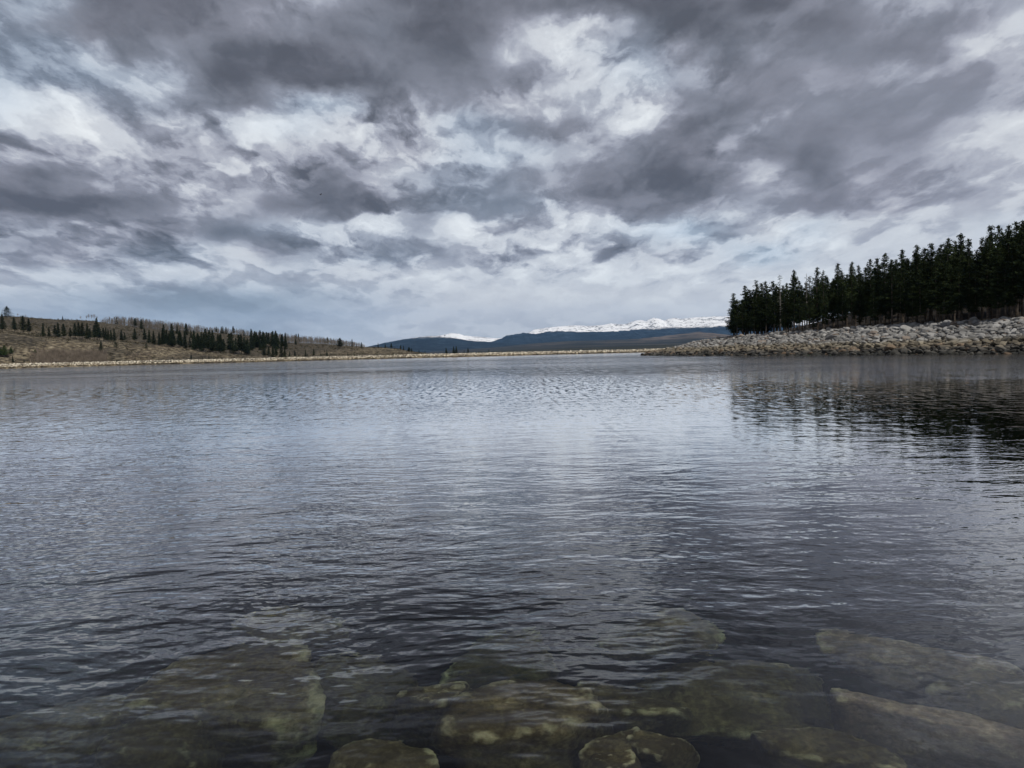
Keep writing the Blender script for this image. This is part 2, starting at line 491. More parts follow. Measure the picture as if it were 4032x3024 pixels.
# ------------------------------------------------------------------ mountains and valley ridges
def ridge_mesh(name, crest, dist, depth, mat, jag=0.0, step=3, rough=0.16, seed=0, jfreq=0.11, hfloor=0.0):
    px = np.arange(crest[0][0], crest[-1][0] + 1, step, dtype=float)
    cy = lut(px, crest)
    cy = cy + jag * (fbm(px * jfreq + seed * 13.7, px * 0 + seed, 4, 0.7) * 2)
    nr = 26
    V = []; n = len(px)
    hz = horizon_y(px)
    H = EYE + (hz - cy) / FPX * dist
    k = (px - CX) / FPX
    for j in range(nr):
        t = j / (nr - 8.0)          # 1 at the crest, >1 behind it
        y = dist - depth * (1 - t)
        x = k * dist * (0.55 + 0.45 * (y / dist)) + (1 - t) * depth * 0.02
        g = np.where(t <= 1, np.clip(t, 0, 1) ** 1.25, np.clip(1 - (t - 1) * 1.6, 0, 1))
        spur = fbm(x * 0.0011 * (9000 / dist) + seed * 3.1, np.full_like(x, y * 0.0005 * (9000 / dist)), 5, 0.55)
        spur2 = -np.abs(fbm(x * 0.0045 * (9000 / dist) + seed, np.full_like(x, y * 0.0022 * (9000 / dist)), 3, 0.5))
        w = math.sin(min(max(t, 0), 1) * math.pi) if t <= 1 else 0
        z = H * g * (1 + w * spur * rough * 4 + w * spur2 * rough * 5)
        if t > 1: z = z * (1 + 0.2 * spur)
        z = np.maximum(z, hfloor) if j else np.full_like(z, hfloor)
        V.append(np.stack([x, np.full_like(x, y), z], 1))
    V = np.concatenate(V)
    idx = np.arange(nr * n).reshape(nr, n)
    F = np.stack([idx[:-1, :-1].ravel(), idx[:-1, 1:].ravel(), idx[1:, 1:].ravel(), idx[1:, :-1].ravel()], 1)
    o = mesh_obj(name, V.tolist(), F.tolist(), mat, smooth=True)
    tag(o, kind="structure")
    return o

def mountain_mat(name, snow_lo, snow_hi, rock=(0.20, 0.20, 0.21), forest=(0.009, 0.015, 0.022), scale=1.0, patches=0.0):
    m, nt, out = new_mat(name)
    g = nt.node('ShaderNodeNewGeometry')
    pos = g.outputs['Position']; nz = nt.sep(g.outputs['Normal'])[2]
    z = nt.sep(pos)[2]
    n = nt.noise(pos, 0.004 * scale, 8, 0.65)
    n2 = nt.noise(pos, 0.016 * scale, 6, 0.7)
    line = nt.m('ADD', z, nt.m('MULTIPLY', nt.m('SUBTRACT', n2, 0.5), 220.0))
    f = nt.smooth(line, snow_lo, snow_hi)
    # wind-scoured rock showing through the snow
    bare = nt.smooth(nt.m('ADD', nt.m('MULTIPLY', n, 0.6), nt.m('MULTIPLY', n2, 0.5)), 0.575, 0.63)
    snow = nt.mix(bare, (0.92, 0.93, 0.95, 1), tuple(rock) + (1,))
    low = nt.mix(nt.smooth(n, 0.45, 0.68), tuple(forest) + (1,), tuple(c * 3.4 for c in forest) + (1,))
    if patches: low = nt.mix(nt.smooth(nt.noise(pos, 0.0014, 5, 0.6), 0.56, 0.62, 0, patches), low, (0.11, 0.095, 0.08, 1))
    c = nt.mix(f, low, snow)
    b = nt.node('ShaderNodeBump'); b.inputs['Strength'].default_value = 0.9; b.inputs['Distance'].default_value = 60
    nt.set(b.inputs['Height'], nt.m('ADD', n, nt.m('MULTIPLY', n2, 0.4)))
    principled(nt, out, c, 0.95, b.outputs[0], 0.1)
    return m

def build_mountains():
    snowy = mountain_mat("snow and rock", 60, 120)
    forest = mountain_mat("forested mountain", 318, 350)
    forest_low = mountain_mat("forested shoulder", 205, 250)
    foot, nt, out = new_mat("foothill plain")
    pos = nt.node('ShaderNodeNewGeometry').outputs['Position']
    st = nt.v('MULTIPLY', pos, (0.00035, 0.0016, 0.012))
    n = nt.noise(st, 3.0, 7, 0.6); n2 = nt.noise(pos, 0.0028, 6, 0.65)
    x = nt.sep(pos)
    c = nt.ramp(nt.m('ADD', nt.m('MULTIPLY', n, 0.65), nt.m('MULTIPLY', n2, 0.35)),
                [(0.44, (0.012, 0.016, 0.018, 1)), (0.51, (0.028, 0.030, 0.028, 1)), (0.56, (0.06, 0.052, 0.044, 1)), (0.66, (0.10, 0.085, 0.072, 1))])
    # bare eroded scarp on the right
    sc = nt.m('MULTIPLY', nt.smooth(nt.m('DIVIDE', x[0], x[1]), 0.14, 0.2), nt.smooth(x[2], 60, 85))
    sc = nt.m('MULTIPLY', sc, nt.smooth(n2, 0.36, 0.48))
    wv = nt.node('ShaderNodeTexWave', bands_direction='X'); nt.set(wv.inputs['Vector'], pos)
    wv.inputs['Scale'].default_value = 0.003; wv.inputs['Distortion'].default_value = 6
    c = nt.mix(nt.m('MULTIPLY', sc, 0.85), c, nt.mix(wv.outputs['Fac'], (0.075, 0.062, 0.056, 1), (0.15, 0.125, 0.11, 1)))
    principled(nt, out, c, 0.95, None, 0.1)
    dark, nt, out = new_mat("valley wood")
    pos = nt.node('ShaderNodeNewGeometry').outputs['Position']
    c = nt.ramp(nt.noise(nt.v('MULTIPLY', pos, (0.3, 1, 3)), 0.02, 6, 0.6), [(0.4, (0.014, 0.018, 0.016, 1)), (0.6, (0.035, 0.036, 0.03, 1)), (0.7, (0.11, 0.095, 0.07, 1))])
    principled(nt, out, c, 0.95, None, 0.1)
    ridge_mesh("snow_mountains", [(2020, 1345), (2060, 1325), (2107, 1299), (2162, 1290), (2216, 1285), (2263, 1281), (2324, 1284), (2379, 1280),
        (2408, 1274), (2440, 1277), (2469, 1277), (2485, 1270), (2503, 1264), (2527, 1260), (2538, 1263), (2548, 1265), (2562, 1257), (2577, 1251), (2590, 1254), (2604, 1257), (2620, 1263), (2634, 1257),
        (2658, 1251), (2687, 1257), (2700, 1254), (2721, 1252), (2769, 1248), (2864, 1246), (3000, 1250), (3150, 1262), (3300, 1270), (3500, 1290)],
        15000, 3600, snowy, jag=1.2, seed=1, step=2, rough=0.10)
    ridge_mesh("snow_mountain", [(1600, 1352), (1660, 1336), (1706, 1326), (1740, 1321), (1760, 1317), (1782, 1312), (1811, 1314), (1833, 1321), (1870, 1325), (1900, 1327), (1952, 1332), (1974, 1332), (2020, 1326), (2080, 1340)],
        14000, 3000, snowy, jag=0.8, seed=2, step=2, rough=0.08)
    ridge_mesh("forested_mountains", [(1900, 1362), (1940, 1345), (1974, 1334), (2002, 1321), (2068, 1311), (2090, 1312), (2110, 1316), (2150, 1308), (2200, 1303), (2300, 1307), (2430, 1305), (2500, 1298),
        (2600, 1290), (2658, 1285), (2721, 1284), (2780, 1274), (2864, 1272), (3100, 1276), (3400, 1290), (3600, 1310)], 12000, 4200, forest, jag=3.0, seed=3, step=2, rough=0.12)
    ridge_mesh("forested_mountain", [(1380, 1384), (1472, 1360), (1520, 1350), (1580, 1338), (1659, 1327), (1706, 1323), (1735, 1326), (1790, 1331), (1850, 1341), (1900, 1345), (1960, 1347), (2020, 1352), (2100, 1362)],
        9500, 3600, forest_low, jag=1.6, seed=4, step=2, rough=0.12)
    ridge_mesh("foothills", [(1500, 1400), (1700, 1385), (1800, 1378), (1950, 1367), (2107, 1352), (2234, 1343), (2400, 1339), (2523, 1334), (2627, 1322), (2706, 1313), (2753, 1306), (2775, 1310), (2800, 1320), (2840, 1328), (2900, 1330), (3400, 1334)],
        6500, 4000, foot, jag=1.0, seed=5, step=3, rough=0.04)
    ridge_mesh("valley_ridge", [(1640, 1401), (1760, 1391), (1850, 1387), (1950, 1382), (2050, 1378), (2150, 1376), (2300, 1369), (2400, 1366), (2500, 1362), (2600, 1359), (2700, 1357), (3000, 1352), (3400, 1346)],
        2500, 1100, dark, jag=1.6, seed=6, step=2, rough=0.0, jfreq=0.3)
build_mountains()
# ------------------------------------------------------------------ boulders
import bmesh
def hull_rock(seed, n=18, flat=0.62, el=1.25, bev=0.0):
    rnd = random.Random(seed)
    bm = bmesh.new()
    for i in range(n):
        while True:
            p = Vector((rnd.uniform(-1, 1), rnd.uniform(-1, 1), rnd.uniform(-1, 1)))
            if 0.65 < p.length < 1.0: break
        # push towards a box so faces come out broad and angular
        p = Vector((math.copysign(abs(p.x) ** .7, p.x), math.copysign(abs(p.y) ** .7, p.y), math.copysign(abs(p.z) ** .7, p.z)))
        bm.verts.new((p.x * 0.5 * el, p.y * 0.5, p.z * 0.5 * flat))
    r = bmesh.ops.convex_hull(bm, input=bm.verts)
    junk = [g for g in r['geom_interior'] + r['geom_unused'] if isinstance(g, bmesh.types.BMVert)]
    bmesh.ops.delete(bm, geom=list(set(junk)), context='VERTS')
    bmesh.ops.dissolve_limit(bm, angle_limit=R(14), verts=bm.verts, edges=bm.edges)
    if bev:
        bmesh.ops.bevel(bm, geom=bm.edges[:], offset=bev, segments=1, affect='EDGES', profile=0.6)
    bmesh.ops.triangulate(bm, faces=bm.faces)
    bmesh.ops.recalc_face_normals(bm, faces=bm.faces)
    return bm

def rock_mat(name, bands, dark_low=True, spot=9.0):
    """bands: (z, colour) from the waterline up; stone colour by height is the tide stain on the bank."""
    m, nt, out = new_mat(name)
    g = nt.node('ShaderNodeNewGeometry')
    pos = g.outputs['Position']; rnd = g.outputs['Random Per Island']
    z = nt.sep(pos)[2]
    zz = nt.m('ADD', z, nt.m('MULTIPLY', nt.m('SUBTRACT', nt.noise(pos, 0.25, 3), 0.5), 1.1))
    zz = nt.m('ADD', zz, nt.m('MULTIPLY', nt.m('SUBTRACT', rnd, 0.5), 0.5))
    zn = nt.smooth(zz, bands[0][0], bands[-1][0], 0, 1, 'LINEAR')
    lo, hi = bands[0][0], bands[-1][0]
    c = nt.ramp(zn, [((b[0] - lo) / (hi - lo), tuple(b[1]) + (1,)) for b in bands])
    n = nt.noise(pos, 1.6, 6, 0.65); n2 = nt.noise(pos, spot, 5, 0.7)
    v = nt.m('ADD', nt.m('MULTIPLY', n, 0.9), nt.m('MULTIPLY', n2, 0.5))
    v = nt.m('MULTIPLY', nt.m('ADD', v, 0.28), nt.smooth(rnd, 0, 1, 0.45, 1.35, 'LINEAR'))
    c = nt.mix(1.0, c, nt.xyz(v, v, v), 'MULTIPLY')
    # a few rust and cream stones
    c = nt.mix(nt.smooth(nt.m('FRACT', nt.m('MULTIPLY', rnd, 37.7)), 0.90, 0.93, 0, 0.5), c, (0.17, 0.115, 0.075, 1))
    b = nt.node('ShaderNodeBump'); b.inputs['Strength'].default_value = 0.5; b.inputs['Distance'].default_value = 0.05
    nt.set(b.inputs['Height'], n2)
    principled(nt, out, c, 0.85, b.outputs[0], 0.25)
    return m

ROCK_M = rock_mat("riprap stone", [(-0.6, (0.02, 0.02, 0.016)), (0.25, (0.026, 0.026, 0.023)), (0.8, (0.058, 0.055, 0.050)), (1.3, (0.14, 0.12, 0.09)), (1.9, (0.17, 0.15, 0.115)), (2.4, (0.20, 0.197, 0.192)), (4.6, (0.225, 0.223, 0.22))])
DAM_M = rock_mat("dam stone", [(-0.3, (0.05, 0.045, 0.035)), (0.15, (0.16, 0.135, 0.09)), (0.6, (0.33, 0.27, 0.17)), (1.1, (0.46, 0.41, 0.32)), (2.6, (0.55, 0.51, 0.43))])

def bm_arrays(bm):
    bm.verts.ensure_lookup_table(); bm.verts.index_update()
    V = np.array([v.co[:] for v in bm.verts]); F = np.array([[v.index for v in f.verts] for f in bm.faces])
    return V, F

def rand_rot(rnd, tilt=0.35):
    return (Matrix.Rotation(rnd.uniform(0, 6.283), 3, 'Z') @ Matrix.Rotation(rnd.gauss(0, tilt), 3, 'X') @ Matrix.Rotation(rnd.gauss(0, tilt), 3, 'Y') @ Matrix.Rotation(rnd.uniform(0, 6.283), 3, 'Z'))

def merged(name, items, lib, mat):
    """items: (variant, 3x3 matrix, location); one mesh"""
    VV, FF, base = [], [], 0
    for k, M, loc in items:
        V, F = lib[k]
        W = V @ np.array(M).T + np.array(loc)
        VV.append(W); FF.append(F + base); base += len(V)
    V = np.concatenate(VV); F = np.concatenate(FF)
    me = bpy.data.meshes.new(name)
    me.vertices.add(len(V)); me.vertices.foreach_set("co", V.astype(np.float32).ravel())
    me.loops.add(F.size); me.loops.foreach_set("vertex_index", F.astype(np.int32).ravel())
    me.polygons.add(len(F)); me.polygons.foreach_set("loop_start", np.arange(0, F.size, 3, dtype=np.int32))
    me.polygons.foreach_set("loop_total", np.full(len(F), 3, np.int32))
    me.update(calc_edges=True)
    me.materials.append(mat)
    o = bpy.data.objects.new(name, me); COL.objects.link(o)
    return o

def build_riprap():
    rnd = random.Random(5)
    NV = 14
    fl = [rnd.uniform(0.42, 0.72) for i in range(NV)]
    elg = [rnd.uniform(1.1, 1.65) for i in range(NV)]
    bms = [hull_rock(100 + i, 16 + i % 6, fl[i], elg[i], 0.035) for i in range(NV)]
    lib = [bm_arrays(b) for b in bms]
    meshes = []
    for i, b in enumerate(bms):
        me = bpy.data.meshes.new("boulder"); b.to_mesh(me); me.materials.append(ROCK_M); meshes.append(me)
    # shoreline samples along the visible bank, from off the right edge round the point
    P = RS[2:13]
    rocks = []
    for i in range(len(P) - 1):
        a = np.array(P[i]); b = np.array(P[i + 1])
        L = np.hypot(*(b - a)); t = (b - a) / L
        nrm = np.array([t[1], -t[0]])
        mid = (a + b) / 2
        if not inside(np.array([mid[0] + nrm[0] * 2]), np.array([mid[1] + nrm[1] * 2]), RS)[0]: nrm = -nrm
        far = math.hypot(*mid)
        if i > 8: continue
        sp = 0.54 if i < 7 else 0.8
        s = -1.0
        while s < L + 1.0:
            d = -1.6
            while d < 15.5:
                x, y = a + t * (s + rnd.uniform(-.3, .3)) + nrm * (d + rnd.uniform(-.25, .25))
                z = hgt0(x, y)
                size = rnd.choice([0.42, 0.5, 0.6, 0.68, 0.75, 0.85, 1.0, 1.3]) * rnd.uniform(0.85, 1.2)
                if rnd.random() < 0.03: size *= 1.45
                rocks.append((x, y, z, size, d))
                d += sp * rnd.uniform(0.8, 1.2)
            s += sp * rnd.uniform(0.85, 1.15)
    X = np.array([r[0] for r in rocks]); Y = np.array([r[1] for r in rocks])
    H = height(X, Y); IN = inside(X, Y, RS); D = seg_dist(X, Y, RS, True)
    good = []
    for (x, y, z, size, d), h, ins, dd in zip(rocks, H, IN, D):
        run = np.interp(math.hypot(x, y), [80, 150, 220], [13.0, 12.5, 9.0])
        if dd > run + 1.3 or h < -0.8: continue
        good.append((x, y, float(h) if ins else float(-dd * .42), size, dd, ins))
    def score(g):
        x, y, h, size, dd, ins = g
        r = math.hypot(x, y)
        vis = abs(x / y) < 0.70 and y > 0 and ins
        return (size / r) if vis else 0
    good.sort(key=score, reverse=True)
    hero, rest = good[:300], good[300:]
    items = []
    for x, y, h, size, dd, ins in rest:
        M = rand_rot(rnd) @ Matrix.Scale(size, 3)
        items.append((rnd.randrange(NV), M, (x, y, h + size * 0.10)))
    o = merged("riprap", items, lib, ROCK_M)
    tag(o, "smaller grey and tan quarry stones packed on the right-hand bank below the pine grove", "riprap", kind="stuff")
    zones = ["at the photo's right edge", "below the tallest pines", "right of the bank's middle", "at the bank's middle", "left of the bank's middle", "below the grove's left end"]
    for n, (x, y, h, size, dd, ins) in enumerate(hero):
        k = rnd.randrange(NV)
        o = link_mesh("boulder", meshes[k])
        o.location = (x, y, h + size * 0.12)
        o.rotation_euler = rand_rot(rnd, 0.3).to_euler()
        o.scale = (size * 0.98,) * 3
        px = CX + FPX * x / y
        zn = zones[0] if px > 3850 else zones[1] if px > 3650 else zones[2] if px > 3450 else zones[3] if px > 3250 else zones[4] if px > 3050 else zones[5]
        shape = "flat slab" if fl[k] < 0.52 else "long" if elg[k] > 1.42 else "blocky"
        big = "large" if size > 1.3 else "mid-sized" if size > 1.0 else "small"
        band = "dark wet %s %s boulder at the waterline" if h < 0.65 else "tan stained %s %s boulder on the lower rows" if h < 2.1 else "pale grey %s %s boulder on the upper rows" if h < 3.9 else "pale grey %s %s boulder along the crest"
        tag(o, (band % (big, shape)) + ", " + zn, "boulder", "boulders on the right-hand bank")
    for b in bms: b.free()

def hgt0(x, y): return 0.0

def build_dam_riprap():
    rnd = random.Random(9)
    bms = [hull_rock(300 + i, 10 + i % 3, 0.7, 1.25) for i in range(8)]
    lib = [bm_arrays(b) for b in bms]
    pts = []
    for i in range(2, len(DL) - 3):
        a = DL[i]; b = DL[i + 1]
        L = np.hypot(*(b - a)); t = (b - a) / L
        nrm = np.array([-t[1], t[0]])
        r = math.hypot(*(a + b)) / 2
        sp = 0.85 if r < 450 else 1.0
        s = 0.0
        while s < L:
            d = -0.6
            while d < 7.2:
                x, y = a + t * (s + rnd.uniform(-.4, .4)) + nrm * (d + rnd.uniform(-.3, .3))
                pts.append((x, y, d, sp))
                d += sp * rnd.uniform(.8, 1.2)
            s += sp * rnd.uniform(0.85, 1.2)
    H = height(np.array([p[0] for p in pts]), np.array([p[1] for p in pts]))
    items = []
    for (x, y, d, sp), h in zip(pts, H):
        size = sp * rnd.choice([0.8, 0.95, 1.1, 1.4]) * rnd.uniform(.8, 1.15)
        items.append((rnd.randrange(8), rand_rot(rnd, 0.5) @ Matrix.Scale(size, 3), (x, y, float(h) + size * 0.1)))
    o = merged("riprap", items, lib, DAM_M)
    tag(o, "pale cream stones lining the long low dam along the far left shore", "riprap", kind="stuff")
    for b in bms: b.free()

build_riprap()
build_dam_riprap()

# ------------------------------------------------------------------ boulders under the water at the photographer's feet
def sub_mat(name, g_, b_=1.0):
    m, nt, out = new_mat(name)
    g = nt.node('ShaderNodeNewGeometry'); pos = g.outputs['Position']
    nz = nt.sep(g.outputs['Normal'])[2]
    n = nt.noise(pos, 5.0, 7, 0.7); n2 = nt.noise(pos, 28.0, 5, 0.7)
    c = nt.ramp(nt.m('ADD', nt.m('MULTIPLY', n, 0.65), nt.m('MULTIPLY', n2, 0.35)),
                [(0.34, (0.026 * g_, 0.020 * g_, 0.010 * g_ * b_, 1)), (0.48, (0.070 * g_, 0.053 * g_, 0.025 * g_ * b_, 1)), (0.58, (0.135 * g_, 0.105 * g_, 0.050 * g_ * b_, 1)), (0.70, (0.27 * g_, 0.22 * g_, 0.12 * g_ * b_, 1))])
    # silt and pale rubbed edges: pointiness picks the worn arrises
    ed = nt.smooth(nt.m('ADD', g.outputs['Pointiness'], nt.m('MULTIPLY', nt.m('SUBTRACT', n, 0.5), 0.14)), 0.525, 0.585)
    c = nt.mix(nt.m('MULTIPLY', ed, 0.85), c, (0.50, 0.46, 0.30, 1))
    b = nt.node('ShaderNodeBump'); b.inputs['Strength'].default_value = 0.7; b.inputs['Distance'].default_value = 0.02
    nt.set(b.inputs['Height'], nt.m('ADD', n, nt.m('MULTIPLY', n2, 0.4)))
    principled(nt, out, c, 0.95, b.outputs[0], 0.1)
    return m
SUB_M = sub_mat("algae covered stone", 0.95)
PALE_M = sub_mat("pale reflection-grey stone", 2.0, 1.5)  # pale slabs; the grey of reflections on the water is put into their colour

def under(px, py, depth):
    """where the bent sight line through the surface at this photo point reaches the given depth"""
    p = ground(px, py); d = ray(px, py).normalized()
    h = Vector((d.x, d.y, 0)); si = h.length / 1.333; h.normalize()
    return p + h * depth * si / math.sqrt(1 - si * si)

def facet_rock(seed, planes=11, sub=4, k=9.0, rough=1.0):
    """rounded polyhedron: an icosphere cut back by random planes, then weathered"""
    rnd = random.Random(seed)
    bm = bmesh.new()
    bmesh.ops.create_icosphere(bm, subdivisions=sub, radius=1.0)
    pl = [(Vector((0, 0, 1)), 0.72), (Vector((0, 0, -1)), 0.8)]
    for i in range(planes):
        n = Vector((rnd.gauss(0, 1), rnd.gauss(0, 1), rnd.gauss(0, .55))).normalized()
        pl.append((n, rnd.uniform(0.62, 0.9)))
    for v in bm.verts:
        d = v.co.normalized()
        acc = 0.0
        for n, h in pl:
            c = n.dot(d)
            if c > 0.02: acc += (c / h) ** k
        r = min(1.25, acc ** (-1.0 / k)) if acc > 0 else 1.0
        q = d * 2.6 + Vector((seed * 3.3, 0, 0))
        r *= 1 + rough * (mnoise.fractal(q, 0.9, 2.0, 4) * 0.055 + mnoise.fractal(q * 5, 0.8, 2.0, 3) * 0.018)
        v.co = d * r * 0.6
    return bm

def sub_boulder(px, py, depth, wx, wy, wz, rz, seed, label, tilt=(0, 0), pale=False):
    """depth: water depth over the top of the stone; wx, wy, wz its size in metres."""
    bm = facet_rock(seed, 6 + seed % 5, 5, 14.0)
    bmesh.ops.scale(bm, vec=(wx, wy, wz), verts=bm.verts)
    me = bpy.data.meshes.new("sunken_boulder"); bm.to_mesh(me); bm.free()
    me.polygons.foreach_set("use_smooth", [True] * len(me.polygons))
    me.materials.append(PALE_M if pale else SUB_M)
    o = bpy.data.objects.new("sunken_boulder", me); COL.objects.link(o)
    p = under(px, py, depth + wz * 0.15)
    o.location = (p.x, p.y, -depth - wz * 0.42)
    o.rotation_euler = (tilt[0], tilt[1], rz)
    tag(o, label, "boulder", "sunken boulders near the photographer")
    return o
SUBS = [
 # px, py, depth, wx, wy, wz, rz, seed, label, tilt, pale
 (870, 2680, 0.36, 1.15, 1.05, 0.7, 0.45, 11, "broad flat slab under water at lower left, with a pale broken front edge", (.16, -.1)),
 (620, 2930, 0.50, 0.62, 0.5, 0.5, -0.3, 12, "dark sunken stone in front of the broad slab at the lower left"),
 (1130, 2470, 0.50, 0.75, 0.7, 0.5, 0.9, 13, "dim olive boulder deeper down behind the broad left slab"),
 (1380, 2700, 0.62, 0.85, 0.7, 0.5, -0.2, 14, "dark deep boulder between the left slab and the yellow-topped stone"),
 (1745, 2755, 0.36, 0.36, 0.22, 0.6, 0.1, 15, "small sunken stone with a flat yellow-green top, left of the big centre boulder"),
 (2060, 2840, 0.24, 0.62, 0.55, 0.7, 0.5, 116, "big mossy brown boulder under water at the bottom centre"),
 (1500, 2990, 0.36, 0.50, 0.30, 0.5, 0.1, 17, "brown sunken boulder cut by the bottom edge, left of the centre boulder"),
 (2440, 2760, 0.42, 0.50, 0.38, 0.5, -0.4, 18, "smooth rounded sunken stone just right of the big centre boulder"),
 (2450, 2930, 0.30, 0.30, 0.22, 0.4, 0.6, 19, "small round olive stone by the bottom edge, right of the centre boulder"),
 (2610, 2940, 0.28, 0.24, 0.20, 0.4, -0.2, 20, "smallest round yellow-olive stone by the bottom edge right of centre"),
 (2380, 3010, 0.26, 0.22, 0.16, 0.4, 0.2, 21, "little sunken stone at the very bottom edge beside the centre boulder"),
 (2880, 2690, 0.50, 0.85, 0.75, 0.5, 0.25, 22, "wide brown sunken boulder between the centre stones and the pale right slab"),
 (3620, 2600, 0.42, 1.05, 0.50, 0.5, -0.45, 23, "pale grey slab under water at the right, with a light rounded left end", (0, 0), True),
 (3680, 2850, 0.26, 1.05, 0.22, 0.5, -0.62, 24, "long pale ridge of rock running down to the lower right corner", (0, 0), True),
 (3230, 2960, 0.40, 0.50, 0.26, 0.4, -0.5, 25, "dark ribbed stone in front of the long pale ridge, near the bottom right"),
 (2620, 2470, 0.52, 0.62, 0.5, 0.4, 0.3, 26, "pale patch of rock glimpsed through ripples, right of centre", (0, 0), True),
 (2000, 2600, 0.75, 0.7, 0.6, 0.4, 0.7, 27, "deep shadowy boulder behind the big centre stone"),
 (190, 2860, 0.50, 0.75, 0.55, 0.5, 0.1, 28, "murky grey-green boulder under the ripples at the lower left corner"),
 (3960, 2740, 0.42, 0.6, 0.4, 0.5, 0.3, 29, "grey sunken stone at the right edge above the long pale ridge"),
]
for a in SUBS: sub_boulder(*a)
_r = random.Random(4)
for i in range(46):
    y = 2.0 + (i // 8) * 0.75 + _r.uniform(-.2, .2); x = (i % 8 - 3.5) * 0.33 * (1.6 + y * .75) * 0.62 + _r.uniform(-.25, .25)
    s = _r.uniform(.65, 1.15)
    dep = 0.85 + (y - 1.5) * 0.30 + _r.uniform(0, .25)
    bm = facet_rock(500 + i, 7, 4, 14.0)
    bmesh.ops.scale(bm, vec=(s * _r.uniform(.9, 1.3), s, s * .75), verts=bm.verts)
    me = bpy.data.meshes.new("sunken_boulder"); bm.to_mesh(me); bm.free()
    me.polygons.foreach_set("use_smooth", [True] * len(me.polygons)); me.materials.append(SUB_M)
    o = bpy.data.objects.new("sunken_boulder", me); COL.objects.link(o)
    o.location = (x, y, -dep - s * .3); o.rotation_euler = (_r.uniform(-.3, .3), _r.uniform(-.3, .3), _r.uniform(0, 6.28))
    tag(o, "dim murky boulder deep on the lake bed, hardly showing between the nearer sunken stones", "boulder", "sunken boulders near the photographer")

